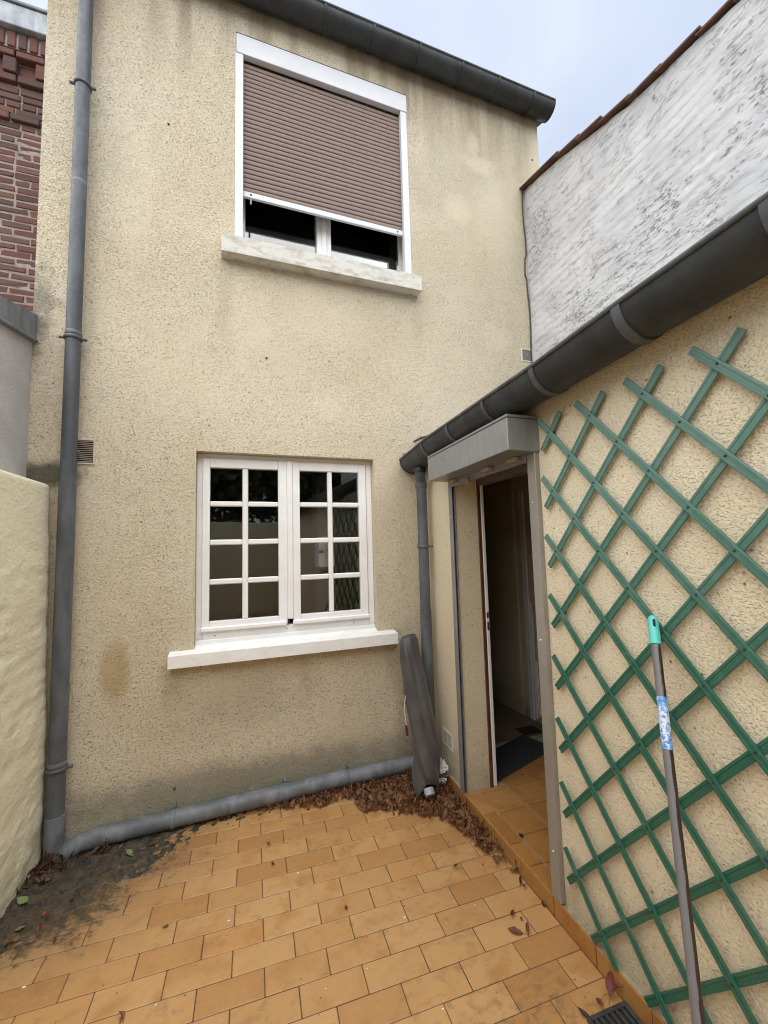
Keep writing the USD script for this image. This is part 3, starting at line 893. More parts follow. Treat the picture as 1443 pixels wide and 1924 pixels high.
def gutter(name, axis_pts, R, ax_dir, label, open_up=1.0, bands=(), outlet=None):
    """half-round gutter along axis_pts (world); ax_dir = world vector from the axis towards the front lip"""
    P = np.asarray(axis_pts, float)
    front = np.asarray(ax_dir, float); front /= np.linalg.norm(front)
    up = np.array([0, 0, 1.0])
    th = np.linspace(0, math.pi, 15)
    prof = [(math.cos(t) * R, -math.sin(t) * R) for t in th] + [(-(R), 0.014)] + [(-(R - .003), 0.014)] + [(math.cos(t) * (R - .003), -math.sin(t) * (R - .003)) for t in th[::-1]]
    prof = np.array(prof)
    th_ = thing(name, label, 'gutter')
    S = [p + prof[:, :1] * front + prof[:, 1:] * up for p in P]
    m = loft(S, closed=True); m.fix_normals()
    part('trough', m, M_gutter, th_, smooth=50)
    bead = tube([p + front * (R + .001) + up * 0.004 for p in P], 0.009, 10)
    part('front_bead', bead, M_gutter_band, th_, smooth=50)
    cum = np.concatenate([[0], np.cumsum(np.linalg.norm(np.diff(P, axis=0), axis=1))])

    def at(s):
        return np.array([np.interp(s, cum, P[:, k]) for k in range(3)])
    T = (P[-1] - P[0]) / np.linalg.norm(P[-1] - P[0])
    for s, w in bands:
        ring = []
        t2 = np.linspace(-0.05, math.pi, 15)
        pr = [(math.cos(t) * (R + .006), -math.sin(t) * (R + .006)) for t in t2] + [(math.cos(t) * (R + .0005), -math.sin(t) * (R + .0005)) for t in t2[::-1]]
        pr = np.array(pr)
        ring = [at(s + o) + pr[:, :1] * front + pr[:, 1:] * up for o in (-w / 2, w / 2)]
        m = loft(ring); m.fix_normals()
        part('joint_band', m, M_gutter_band if w > 0.02 else M_gutter, th_, smooth=50)
    for q, sgn in ((P[0], -1), (P[-1], 1)):
        disc = np.array([(math.cos(t) * (R + .003), -math.sin(t) * (R + .003)) for t in th])
        m = loft([q + T * o * sgn + disc[:, :1] * front + disc[:, 1:] * up for o in (-.001, 0.006)]); m.fix_normals()
        part('end_cap', m, M_gutter, th_)
    return th_


ug = gutter('gutter', [F([u, 2.836, 5.742 + 0.004 * u]) for u in np.linspace(-1.35, 2.815, 12)], 0.092, -FN, 'dark half-round zinc gutter along the eaves of the two-storey house',
            bands=[(s + 1.35, 0.016) for s in (-0.55, -0.16, .24, .64, 1.03, 1.43, 1.83, 2.20, 2.58)])
ys = np.array([2.945, 2.44, 1.9, 1.33, .93, .55, 0.0, -1.0, -4.0])
zs = np.array([2.283, 2.318, 2.324, 2.330, 2.348, 2.357, 2.365, 2.38, 2.42])
ag = gutter('gutter', [(1.17, y, z) for y, z in zip(ys, zs)], 0.1, (-1, 0, 0), 'large dark gutter along the annex roof, above door and trellis',
            bands=[(2.945 - y, w) for y, w in ((2.52, .022), (2.14, .022), (1.74, .022), (1.36, .026), (0.945, .032), (0.545, .032), (0.1, .03))])
part('outlet', tube([(1.17, 2.80, 2.20), (1.17, 2.80, 2.165)], 0.047, 16), M_gutter, ag, smooth=50)

# ------------------------------------------------------------------ drainpipes


def clamp(c, r, parent, wall_dir, h=0.022, ears=None, mat=None):
    """ring of a pipe clip round a vertical pipe at c, with two bolt ears and a stem to the wall"""
    c = np.asarray(c, float)
    th = np.arange(25) * 2 * np.pi / 24
    ring = tube([c + (r + .003) * np.array([math.cos(t), math.sin(t), 0]) for t in th], 0.006, 8, cap=False)
    ring.vertices[:, 2] = c[2] + (ring.vertices[:, 2] - c[2]) * (h / 0.012)
    side = np.cross(wall_dir, [0, 0, 1.0])
    es = [tube([c + s * side * (r + .002), c + s * side * (r + .030)], 0.009, 8) for s in (-1, 1)]
    stem = tube([c + wall_dir * r, c + wall_dir * (r + .06)], 0.005, 8)
    part('clip', cat([ring] + es + [stem]), mat or M_pvc, parent, smooth=50)


dp = thing('drainpipe', 'tall grey drainpipe down the left end of the facade', 'drainpipe')
c0 = F([-0.917, 2.872, 0.0])
segs = [(5.62, 4.20, .0395), (4.20, 2.945, .0400), (2.945, 2.03, .0400), (2.03, 0.20, .0425)]
part('pipe', tube([c0 + [0, 0, z] for z in (5.64, 4.6, 3.93, 2.945, 2.030)], 0.0400, 24), M_pvc, dp, smooth=50)
part('pipe', tube([c0 + [0, 0, z] for z in (2.034, 1.5, 0.9, 0.19)], 0.0425, 24), M_pvc, dp, smooth=50, label='darker lower length of the drainpipe')
part('foot', tube([c0 + [0, 0, z] for z in (0.215, 0.212, 0.1, -0.02)], [0.0450, 0.0465, 0.0465, 0.046], 24), M_pvc_light, dp, smooth=50)
for z in (4.60, 2.925, 0.455):
    clamp(c0 + [0, 0, z], 0.0405 if z > 2 else .043, dp, FN)
for z, r in ((2.955, .0435), (3.93, .041), (0.483, .0465)):
    part('collar', tube([c0 + [0, 0, z - .012], c0 + [0, 0, z - .006], c0 + [0, 0, z + .006], c0 + [0, 0, z + .012]], [r - .002, r, r, r - .002], 24), M_pvc_light, dp, smooth=50)
part('swan_neck', tube([c0 + [0, 0, 5.62], c0 + [0, 0, 5.64], F([-0.917, 2.85, 5.68])], 0.041, 16), M_pvc, dp)

dp2 = thing('drainpipe', 'short grey drainpipe in the corner beside the doorway', 'drainpipe')
c1 = np.array([1.195, 2.842, 0.0])
part('pipe', tube([(1.17, 2.80, 2.175), (1.175, 2.81, 2.13), (1.192, 2.838, 2.105), (1.195, 2.842, 2.07), (1.195, 2.842, 1.155)], 0.038, 20), M_pvc, dp2, smooth=50)
part('pipe', tube([c1 + [0, 0, z] for z in (1.16, 0.6, 0.16)], 0.0415, 20), M_pvc, dp2, smooth=50)
part('collar', tube([c1 + [0, 0, z] for z in (2.10, 2.092, 2.06, 2.052)], [.040, .043, .043, .040], 20), M_pvc, dp2, smooth=50)
clamp(c1 + [0, 0, 1.62], 0.039, dp2, np.array([1.0, 0, 0]))
# the pipe along the foot of the facade
hp = thing('drainpipe', 'grey drainpipe lying along the foot of the facade', 'drainpipe')


def hpz(u):
    return np.interp(u, [-0.85, -0.33, 0.72, 1.25], [0.052, 0.060, 0.078, 0.086])


ctr = [(-0.882, 2.852, -0.03), (-0.868, 2.854, 0.005), (-0.84, 2.858, 0.030), (-0.79, 2.864, 0.046), (-0.72, 2.868, 0.053)]
ctr += [(u, 2.870 - 0.012 * (u > .9), hpz(u)) for u in (-0.5, -0.33, 0.0, 0.4, 0.72, 1.0, 1.15)]
ctr += [(1.215, 2.84, 0.095), (1.24, 2.80, 0.12)]
part('pipe', tube([F(p) for p in ctr], 0.0475, 20), M_pvc_light, hp, smooth=50)
for u in (-0.70, 0.30):
    part('sleeve', tube([F([u + o, 2.869, hpz(u + o) if u > -.6 else .0535 + o * .02]) for o in (-.03, -.029, .029, .03)], [.0475, .0505, .0505, .0475], 20), M_pvc_light, hp, smooth=50)
for u in (-0.335, 0.315, 0.735):
    ring = tube([F([u + o, 2.869, hpz(u)]) for o in (-.011, -.0105, .0105, .011)], [.048, .0525, .0525, .048], 20)
    part('clip', cat([ring, fbx(u - .008, u + .008, 2.885, 2.938, hpz(u) + .045, hpz(u) + .058)]), M_pvc_light, hp, smooth=50)

# ------------------------------------------------------------------ yellow garden wall at the left
gw = thing('garden_wall', 'pale yellow painted lumpy masonry wall at the left edge', 'wall')


def garden_wall():
    # profile round the near end: front face along y, rounded corner, end face
    y_end, x_f, rad = 2.872, -1.122, 0.055
    path, norm = [], []
    for y in np.arange(-4.2, y_end - rad, 0.022):
        path.append((x_f, y)); norm.append((1, 0))
    for t in np.linspace(0, math.pi / 2, 7):
        path.append((x_f - rad + rad * math.cos(t), y_end - rad + rad * math.sin(t))); norm.append((math.cos(t), math.sin(t)))
    for x in np.arange(x_f - rad - 0.02, -1.42, -0.03):
        path.append((x, y_end)); norm.append((0, 1))
    path, norm = np.array(path), np.array(norm)
    zt = 2.040
    z = np.concatenate([np.arange(0, zt - 0.03, 0.018), zt - 0.028 * (1 - np.sin(np.linspace(0, 1.2, 4)))])
    P = np.zeros((len(path), len(z) + 2, 3))
    for k, zz in enumerate(z):
        inset = 0.0 if zz < zt - .03 else 0.028 * (1 - math.cos(math.asin(min(1, (zz - (zt - .028)) / .028))))
        batter = 0.032 * (1 - zz / 2.04)
        q = np.column_stack([path + norm * (batter - inset), np.full(len(path), zz)])
        s = np.clip((1.78 - zz) / 0.25, 0, 1)
        w = np.column_stack([path[:, 0] * 2, path[:, 1] * 5.0, np.full(len(path), zz * 9.5)])
        w2 = np.column_stack([path[:, 0] * 2, path[:, 1] * 13.0, np.full(len(path), zz * 17)])
        w3 = np.column_stack([path[:, 0], path[:, 1] * 1.2, np.full(len(path), zz * 1.4)])
        h = (fbm(w, 3, 3) - .5) * 0.016 * (0.12 + 0.88 * s) + (fbm(w2, 3, 9) - .5) * 0.011 * (0.2 + .8 * s) + (fbm(w3, 2, 5) - .5) * 0.03
        cr_ = zz / 0.072 + (fbm(w3 * 1.5, 2, 7) - .5) * 0.9
        fr_ = np.abs(cr_ - np.floor(cr_) - .5) * 2
        h -= np.clip((fr_ - .72) / .28, 0, 1) * 0.006 * s * np.clip(fbm(w, 2, 21) * 2.4 - .7, 0, 1)
        q[:, :2] += norm * h[:, None]
        P[:, k] = q
    P[:, -2] = P[:, -3] + np.column_stack([-norm * 0.02, np.full(len(path), 0.005)])
    P[:, -1] = np.column_stack([np.full(len(path), -1.43), np.minimum(path[:, 1], y_end), np.full(len(path), zt + 0.012)])
    m = grid(P)
    m.fix_normals()
    if m.face_normals[0][0] < 0:
        m.invert()
    return m


part('masonry', garden_wall(), M_yellow, gw, smooth=60)
part('core', bx(-1.42, -1.25, -4.18, 2.80, 0, 2.03), M_yellow, gw)
part('plinth', bx(-1.30, -1.098, -4.2, 2.66, -0.02, 0.075, .004), M_plinth, gw, label='dark cement plinth along the wall foot')
# grey rendered wall of the neighbour above it
nw = thing('rendered_wall', 'pale grey rendered wall with dark zinc flashing, above the yellow wall at the left', 'wall')
rp = Polygon([(-4.2, 0.0), (2.884, 0.0), (2.884, 2.91), (2.53, 2.845), (-4.2, 1.9)])
part('wall', wall_yz(rp, -1.60, -1.262), M_greyrender, nw)
fp = Polygon([(2.884, 2.905), (2.884, 3.072), (2.53, 2.970), (-4.2, 2.02), (-4.2, 1.89), (2.53, 2.840)])
part('flashing', wall_yz(fp, -1.62, -1.243), M_flash, nw)
part('flashing_lip', tube([(-1.242, 2.882, 2.909), (-1.242, 2.53, 2.843), (-1.242, -4.2, 1.89)], 0.011, 8), M_flash, nw)

# ------------------------------------------------------------------ brick house behind, at the left
bh = thing('brick_house', 'old red brick house with corbelled cornice, behind the left corner of the facade', 'house')
DB = 4.40
part('mortar_wall', fbx(-3.2, -1.40, DB + 0.0022, DB + .3, 0, 6.5), M_mortar, bh)
BH, MJ = 0.0565, 0.0125
row = 0
z = 3.55
while z < 5.60:
    u = -1.405 - 0.115 * (row % 2) - rng.uniform(0, .05)
    while u > -2.32:
        ln = 0.215 if (row % 2 == 0 or rng.random() < .3) else 0.104
        if row % 2 == 1 and rng.random() < 0.45:
            ln = 0.215
        m = bx(u - ln, u, DB - rng.uniform(0, .0035), DB + .05, z + rng.uniform(-.003, .003), z + BH + rng.uniform(-.004, .003), 0.006)
        m.vertices += nrg.normal(0, 0.0028, m.vertices.shape)
        part('brick', toF(m), M_brick, bh)
        u -= ln + rng.uniform(.008, .018)
    z += BH + MJ
    row += 1
# cornice courses: string course, plain band, dentils, header course
for (z0, h, dd, ln) in ((5.615, .062, .035, .215), (5.69, .06, .012, .215), (5.76, .06, .010, .104), (5.83, .06, .012, .215), (5.90, .06, .01, .215), (5.985, .07, .045, .215), (6.215, .06, .07, .215)):
    u = -1.405 - rng.uniform(0, .1)
    while u > -2.32:
        m = bx(u - ln, u, DB - dd, DB + .05, z0, z0 + h, .006)
        part('brick', toF(m), M_brick, bh)
        u -= ln + .014
part('cornice_recess', fbx(-3.2, -1.40, DB + .001, DB + .0055, 6.07, 6.20), M_brick, bh)
u = -1.66
while u > -2.4:
    part('dentil_brick', fbx(u - .10, u, DB - .06, DB + .05, 6.062, 6.208, .006), M_brick, bh)
    u -= 0.245
u = -1.41
while u > -2.4:
    part('header_brick', fbx(u - .062, u, DB - .085, DB + .05, 6.290, 6.440, .006), M_brick, bh)
    u -= 0.083
part('header_mortar', fbx(-3.2, -1.40, DB - .07, DB, 6.285, 6.440), M_mortar, bh)
part('roof_edge', fbx(-3.2, -1.40, DB - .13, DB + .3, 6.452, 6.665, .006), M_capzinc, bh, label='pale zinc band capping the brick cornice')
part('roof_edge', fbx(-3.2, -1.40, DB - .145, DB + .3, 6.667, 6.70, .006), M_flash, bh)
part('upper_room', fbx(-3.2, -1.40, DB + .31, DB + 3, 0, 6.6), M_room_dark, bh)

# ------------------------------------------------------------------ white painted brick wall at the right
ww = thing('white_wall', 'tall whitewashed brick wall with flaking paint, rising behind the annex roof', 'wall')
TY = np.array([-3.0, 1.15, 1.268, 1.493, 1.92, 2.568, 3.067])
TZ = np.array([3.40, 4.395, 4.430, 4.484, 4.587, 4.827, 4.968])


def white_wall():
    y = np.arange(-3.0, 3.058, 0.016)
    t = np.linspace(0, 1, 170)
    zt = np.interp(y, TY, TZ) - 0.028
    Z = 2.2 + (zt[:, None] - 2.2) * t[None, :]
    Y = np.repeat(y[:, None], len(t), 1)
    rowh = 0.068
    wob = (fbm(np.stack([Y * 0.9, Z * 1.1, Y * 0], -1), 3, 4) - .5) * 0.05
    r = np.floor((Z + wob) / rowh)
    fz = (Z + wob) / rowh - r
    off = (r % 2) * 0.115
    c = np.floor((Y + off + wob) / 0.23)
    fy = (Y + off + wob) / 0.23 - c
    e = np.minimum(np.minimum(fz, 1 - fz) * rowh, np.minimum(fy, 1 - fy) * 0.23)
    brick = np.clip(e / 0.014, 0, 1) ** 0.7
    ids = np.abs(np.sin(r * 12.9898 + c * 78.233) * 43758.5453) % 1.0
    h = brick * (0.0035 + 0.005 * (ids - .3)) + (fbm(np.stack([Y * 6, Z * 20, Y * 0], -1), 4, 2) - .5) * 0.005 + (fbm(np.stack([Y * 0.8, Z * 0.9, Y * 0], -1), 2, 8) - .5) * 0.05
    P = np.stack([2.425 - h, Y, Z], -1)
    m = grid(P)
    if m.face_normals[0][0] > 0:
        m.invert()
    return m


part('masonry', white_wall(), M_whitebrick, ww, smooth=60)
wp = Polygon([(-3.0, 0.0), (3.05, 0.0), (3.05, 4.925), (2.568, 4.79), (1.92, 4.55), (1.268, 4.395), (-3.0, 3.36)])
part('core', wall_yz(wp, 2.443, 2.66), M_whitebrick, ww)
part('cable', tube([(2.404 + 0.006 * math.sin(9 * z_) + (0.016 if 4.05 < z_ < 4.25 else 0) * -1, 3.034, z_) for z_ in np.arange(3.2, 4.94, 0.04)], 0.006, 6), M_screw, ww)
edges = [3.05, 2.571, 2.341, 2.134, 1.91, 1.688, 1.455, 1.268, 1.06, .85, .64, .43]
for a, b in zip(edges[:-1], edges[1:]):
    za, zb = np.interp(a, TY, TZ), np.interp(b, TY, TZ)
    o = rng.uniform(-.008, .008)
    th = 0.013
    lift = 0.014
    P = np.array([[a, za - .024], [a, za - .024 + th], [b - .03, zb - .024 + th + lift], [b - .03, zb - .024 + lift]])
    m = extr(Polygon(P), 0.30)
    v = m.vertices
    m.vertices = np.stack([2.382 + o + v[:, 2], v[:, 0], v[:, 1]], 1); m.fix_normals()
    part('coping_tile', m, M_terra, ww)

# ------------------------------------------------------------------ trellis
tr = thing('trellis', 'green lattice trellis fixed to the annex wall beside the door', 'trellis')
NY, NZ, PZ, PY = 1.488, 2.107, 0.2609, 0.1165
SL = PZ / 2 / PY
YL, YR, ZT, ZB = 1.548, 0.56, 2.180, 0.084


def lath(y0, z0, y1, z1, xc):
    """grooved lath between two points of the trellis plane"""
    a, b = np.array([xc, y0, z0]), np.array([xc, y1, z1])
    t = (b - a) / np.linalg.norm(b - a)
    n = np.array([-1.0, 0, 0])
    s = np.cross(t, n)
    w, h = 0.0128, 0.0038
    prof = np.array([(-w, -h), (-w, h * .75), (-w * .82, h), (-w * .42, h), (-w * .36, h * .55), (w * .36, h * .55), (w * .42, h), (w * .82, h), (w, h * .75), (w, -h)])
    m = loft([p + prof[:, :1] * s + prof[:, 1:] * n for p in (a, b)])
    m.fix_normals()
    return m


def clip_line(slope, zc):
    """the stretch of z = zc + slope (y - NY) inside the trellis"""
    ya, yb = YR, YL
    f = lambda y: zc + slope * (y - NY)
    lo, hi = sorted(((ZB - zc) / slope + NY, (ZT - zc) / slope + NY))
    ya, yb = max(ya, lo), min(yb, hi)
    return (ya, f(ya), yb, f(yb)) if yb - ya > 0.04 else None


nails = []
for k in range(-9, 18):
    for sl, xc in ((SL, 1.2425), (-SL, 1.2515)):
        c = clip_line(sl, NZ - PZ * k if sl > 0 else NZ - PZ * k)
        if c:
            part('lath', lath(c[0], c[1], c[2], c[3], xc + rng.uniform(-.0004, .0004)), M_trellis, tr)
for i in range(0, 14):
    for k in range(-8, 26):
        yn = NY - PY * i
        zn = NZ - PZ / 2 * k
        if (k + i) % 2 == 0 and ZB + .02 < zn < ZT - .03 and yn > YR:
            nails.append(trimesh.creation.icosphere(1, 0.0036).apply_translation((1.2388, yn + rng.uniform(-.003, .003), zn + rng.uniform(-.003, .003))))
part('nail_heads', cat(nails), M_screw, tr, kind='stuff')
part('spacer', cat([tube([(1.255, NY - PY * i, NZ - PZ / 2 * k), (1.273, NY - PY * i, NZ - PZ / 2 * k)], 0.006, 8) for i, k in ((0, 0), (4, 0), (0, 6), (4, 6), (2, 10), (6, 4), (6, 10), (0, 14))]), M_screw, tr)

# ------------------------------------------------------------------ broom handle leaning on the trellis
bt, bf = np.array([1.2155, 1.030, 1.362]), np.array([0.745, 0.578, 0.0])
bdir = (bf - bt) / np.linalg.norm(bf - bt)
br = thing('broomstick', 'grey-sleeved broomstick with turquoise cap leaning against the trellis', 'broomstick')


def along(s):
    return bt + bdir * s


part('stick', tube([along(s) for s in np.linspace(0.06, 1.445, 14)], 0.0128, 18), M_broom, br, smooth=50)
part('sticker', tube([along(0.225), along(0.30), along(0.362)], 0.0134, 18, cap=False), M_sticker, br, smooth=50, label='worn blue and white sticker wrapped round the stick')
capm = tube([along(s) for s in (-0.018, -0.016, -0.010, 0.0, 0.03, 0.034, 0.072, 0.073)], [0.004, 0.009, 0.0132, 0.0145, 0.0148, 0.0158, 0.0160, 0.0150], 20)
part('cap', capm, M_turq, br, smooth=50)
side = np.cross(bdir, MB[2]); side /= np.linalg.norm(side)
fwd = np.cross(side, bdir)
fwd = fwd if fwd @ MB[2] < 0 else -fwd
hole = tube([along(-0.002) + fwd * .0112 + side * -.0055, along(0.020) + fwd * .0118 + side * -.0055], 0.0042, 10)
part('hang_hole', hole, M_dark, br)

# ------------------------------------------------------------------ folded parasol in its cover, in the corner
um = thing('covered_parasol', 'folded parasol in a charcoal cover leaning in the corner by the drainpipe', 'parasol')
pb, pt = np.array([1.052, 2.566, 0.045]), np.array([1.045, 2.835, 0.985])
secs = []
N = 40
ax = (pt - pb) / np.linalg.norm(pt - pb)
e1 = np.cross(ax, [0, 1, 0]); e1 /= np.linalg.norm(e1)
e2 = np.cross(ax, e1)
tt = np.linspace(0, 1, 34)
for t in tt:
    R0 = np.interp(t, [0, .03, .12, .35, .6, .8, .93, .985, 1.0], [.062, .072, .081, .080, .074, .071, .067, .062, .054])
    th = np.arange(N) * 2 * np.pi / N
    tw = th + 1.5 * t + 0.45 * math.sin(5 * t)
    fold = 0.013 * np.cos(3 * tw + 5 * t) * (0.5 + .5 * math.cos(3 * t)) + 0.009 * np.cos(2 * tw - 4 * t + 1) + 0.003 * np.cos(7 * tw + 8 * t)
    fold += 0.006 * (fbm(np.column_stack([np.cos(th) * 1.5, np.sin(th) * 1.5, np.full(N, t * 7)]), 3, 5) - .5) * 3
    bow = 0.018 * math.sin(math.pi * t)
    c = pb + (pt - pb) * t + np.array([0.012 * math.sin(2.2 * math.pi * t) * .6 + bow, -bow * .3, 0])
    rr = R0 + fold * np.interp(t, [0, .1, .9, 1], [.6, 1, 1, .6])
    tilt = 0.012 * np.cos(th + 1.0) if t > 0.97 else 0
    frontness = np.clip(-(np.cos(th)[:, None] * e1 + np.sin(th)[:, None] * e2)[:, 1], 0, 1)
    raise_ = 0.078 * frontness * max(0.0, 1 - t / 0.13)
    secs.append(np.outer(raise_, ax) + c + (rr * np.cos(th))[:, None] * e1 + (rr * np.sin(th) * 0.92)[:, None] * e2 - np.outer(np.broadcast_to(tilt, N), ax) * (1 if t > .97 else 0))
cov = loft(secs, caps=False)
topc = pb + (pt - pb) * 0.985
n0 = len(cov.vertices)
cov = trimesh.Trimesh(np.vstack([cov.vertices, topc]), np.vstack([cov.faces, [[n0, (len(tt) - 1) * N + k, (len(tt) - 1) * N + (k + 1) % N] for k in range(N)]]), process=False)
cov.fix_normals()
part('cover', cov, M_cover, um, smooth=70)
inner = loft([pb + ax * o + (r * np.cos(th))[:, None] * e1 + (r * np.sin(th))[:, None] * e2 for o, r in ((0.02, .058), (0.022, .05))])
part('lining', inner, M_dark, um)
part('foot', tube([pb + np.array([0, -.005, .050]), pb + np.array([0, -.030, .020]), pb + np.array([0, -.034, .016])], [0.034, 0.034, 0.028], 20), M_foot, um, smooth=40)
cl = pb + (pt - pb) * 0.52
part('cord', tube([cl + [-.086, -.02, .10], cl + [-.098, -.02, 0.02], cl + [-.094, -.03, -.05], cl + [-.088, -.035, -.10]], 0.0028, 6), M_cord, um)
part('cord_lock', tube([cl + [-.092, -.033, -.085], cl + [-.088, -.037, -.15]], 0.0085, 8), M_purple, um)

# crumpled bag
part('pole_end', tube([pt - ax * .03, pt - ax * 0.004], .03, 12), M_dark, um)
bg = thing('crumpled_bag', 'crumpled white and brown plastic bag between the covered parasol and the annex wall', 'bag')
ico = trimesh.creation.icosphere(4, 1.0)
v = ico.vertices
k = np.abs(fbm(v * 2.6 + 3, 3, 3) - .5) * 2
k2 = np.abs(fbm(v * 5 + 9, 2, 6) - .5) * 2
ico.vertices = v * (0.62 + 0.65 * k + .3 * k2)[:, None] * np.array([0.066, 0.072, 0.092]) + np.array([1.19, 2.69, 0.11])
f_print = fbm(ico.triangles_center * 28, 3, 2) > 0.585
part('bag_film', trimesh.Trimesh(ico.vertices, ico.faces[~f_print], process=False), M_foil, bg)
part('printed_area', trimesh.Trimesh(ico.vertices, ico.faces[f_print], process=False), M_foil_dark, bg)

# doormat
a_ = math.radians(21)
dv, dn = np.array([math.cos(a_), math.sin(a_), 0]), np.array([-math.sin(a_), math.cos(a_), 0])
q0 = np.array([1.505, 2.487, 0])
mm = bx(0, 0.70, 0, 0.275, 0.0815, 0.0885, .002)
mm.vertices = q0 + mm.vertices[:, :1] * dv + mm.vertices[:, 1:2] * dn + mm.vertices[:, 2:] * np.array([0, 0, 1.0])
part('doormat', mm, M_mat, label='charcoal doormat lying askew inside the open doorway', cat='doormat')

# ------------------------------------------------------------------ drain grate
gt = thing('drain_grate', 'dark cast iron drain grate in the bottom right corner of the courtyard', 'drain grate')
gx0, gx1, gy0, gy1 = 1.075, 1.242, 1.125, 1.284
part('rim', cat([bx(gx0, gx0 + .014, gy0, gy1, .001, .014, .003), bx(gx1 - .014, gx1, gy0, gy1, .001, .014, .003), bx(gx0 + .0142, gx1 - .0142, gy0, gy0 + .014, .001, .014, .003), bx(gx0 + .0142, gx1 - .0142, gy1 - .014, gy1, .001, .014, .003)]), M_iron, gt)
for i in range(6):
    xx = gx0 + .026 + i * .0225
    part('bar', bx(xx - .0055, xx + .0055, gy0 + .0142, gy1 - .0142, -.0002 + .003, .0125, .002), M_iron, gt)
part('pit', bx(gx0 + .003, gx1 - .003, gy0 + .003, gy1 - .003, .0012, .0028), M_dark, gt)

# ------------------------------------------------------------------ soil in the corner


def soil():
    xs, ysl = np.arange(-1.12, 0.12, 0.007), np.arange(2.12, 2.90, 0.007)
    X, Y = np.meshgrid(xs, ysl, indexing='ij')
    n = fbm(np.stack([X * 7, Y * 9, X * 0], -1), 4, 11)
    n2 = fbm(np.stack([X * 34, Y * 34, X * 0], -1), 3, 5)
    e = np.array([[-1.12, 2.2], [-0.97, 2.24], [-0.82, 2.33], [-0.67, 2.48], [-0.52, 2.62], [-0.40, 2.74], [-0.2, 2.80], [0.05, 2.84], [0.12, 2.86]])
    edge = np.interp(X, e[:, 0], e[:, 1])
    d_e = np.clip((Y - edge) / 0.30, -1, 1)
    h = np.where(d_e > 0, 0.011, 0.045) * d_e + ((n - .5) * 0.026 + (n2 - .5) * 0.045) - 0.004
    h = np.minimum(h, 0.009 + (n2 - .5) * .012)
    P = np.stack([X, Y, np.maximum(h, -0.02)], -1)
    m = grid(P)
    keep = (m.vertices[m.faces][:, :, 2] > -0.012).any(1)
    m.update_faces(keep); m.remove_unreferenced_vertices()
    if m.face_normals[:, 2].mean() < 0:
        m.invert()
    return m, (xs, ysl, P[..., 2])


sm, SH = soil()
part('soil', sm, M_soil, smooth=True, label='dark wet soil and moss on the tiles by the tall drainpipe', cat='soil', kind='stuff')

# ------------------------------------------------------------------ leaves


def leaf_mesh(L_, Wd, curl, fold, seed, wob=0.3):
    r = np.random.default_rng(seed)
    nu, nv = 7, 5
    s = np.linspace(0, 1, nu)
    half = np.sin(np.pi * s ** 0.85) ** 0.8 * Wd / 2 + 0.0006
    vv = np.linspace(-1, 1, nv)
    P = np.zeros((nu, nv, 3))
    bend = curl * (s - .5)
    xc = np.cumsum(np.concatenate([[0], np.cos(bend[:-1])])) * L_ / nu
    zc = np.cumsum(np.concatenate([[0], np.sin(bend[:-1])])) * L_ / nu
    for i in range(nu):
        a = fold * (1 + wob * r.uniform(-1, 1))
        P[i, :, 0] = xc[i] + r.normal(0, .0012, nv)
        P[i, :, 1] = half[i] * np.sin(vv * a) / max(a, .05) * (1 + r.normal(0, .06, nv))
        P[i, :, 2] = zc[i] + half[i] * (1 - np.cos(vv * a)) / max(a, .05) * 1.2 + r.normal(0, .001, nv)
    P[..., 0] -= L_ / 2
    m = grid(P)
    v = m.vertices
    stem = tube([v[2 * 0 + nv // 2] * 1.0, v[nv // 2] + [-.008, .001, .002], v[nv // 2] + [-.018, .003, .001]], 0.0007, 4)
    return cat([m, stem])


LV = [leaf_mesh(rng.uniform(.034, .066), rng.uniform(.014, .029), rng.uniform(-2.0, 2.0), rng.uniform(.4, 1.5), k) for k in range(16)]
GREENL = [leaf_mesh(rng.uniform(.055, .075), rng.uniform(.026, .036), rng.uniform(-.5, .5), rng.uniform(.2, .5), 60 + k) for k in range(3)]


def rot(ax_, ay, az):
    return trimesh.transformations.euler_matrix(ax_, ay, az)[:3, :3]


def placed(m, p, tilt=0.5, sc=1.0, yaw=None):
    v = m.vertices * sc
    M = rot(rng.gauss(0, tilt), rng.gauss(0, tilt), rng.uniform(0, 6.28) if yaw is None else yaw)
    v = v @ M.T
    v = v - [0, 0, v[:, 2].min()]
    return trimesh.Trimesh(v + p, m.faces, process=False)


def fac_y(x):
    return (D + math.sin(XY) * x) / math.cos(XY)


corner = Polygon([(-0.02, 2.865), (0.22, 2.80), (0.42, 2.745), (0.50, 2.79), (0.62, 2.72), (0.60, 2.63), (0.78, 2.56), (0.93, 2.475), (1.05, 2.40), (1.12, 2.22), (1.16, 2.05), (1.20, 1.90), (1.245, 1.88), (1.245, 2.90), (0.5, 2.89)])
left = Polygon([(-1.10, 2.58), (-0.98, 2.62), (-0.86, 2.69), (-0.74, 2.76), (-0.78, 2.83), (-1.10, 2.86)])


def pile(poly, n, hmax, seed, edge=0.18):
    out = []
    mnx, mny, mxx, mxy = poly.bounds
    k = 0
    while k < n:
        x, y = rng.uniform(mnx, mxx), rng.uniform(mny, mxy)
        pt_ = Point(x, y)
        if not poly.contains(pt_):
            continue
        if x > 1.20 and y < 2.5 and rng.random() < .2:
            continue
        d_ = min(poly.exterior.distance(pt_), edge) / edge
        wall = min(fac_y(x) - y, 1.25 - x)
        hh = hmax * max(0.0, 1 - max(0, wall) / 0.42) * (0.25 + .75 * d_) + hmax * .25 * d_
        z_ = rng.random() ** 0.6 * hh + 0.002
        out.append(placed(LV[rng.randrange(len(LV))], np.array([x, y, z_]), 0.75, rng.uniform(.75, 1.15)))
        k += 1
    return cat(out)


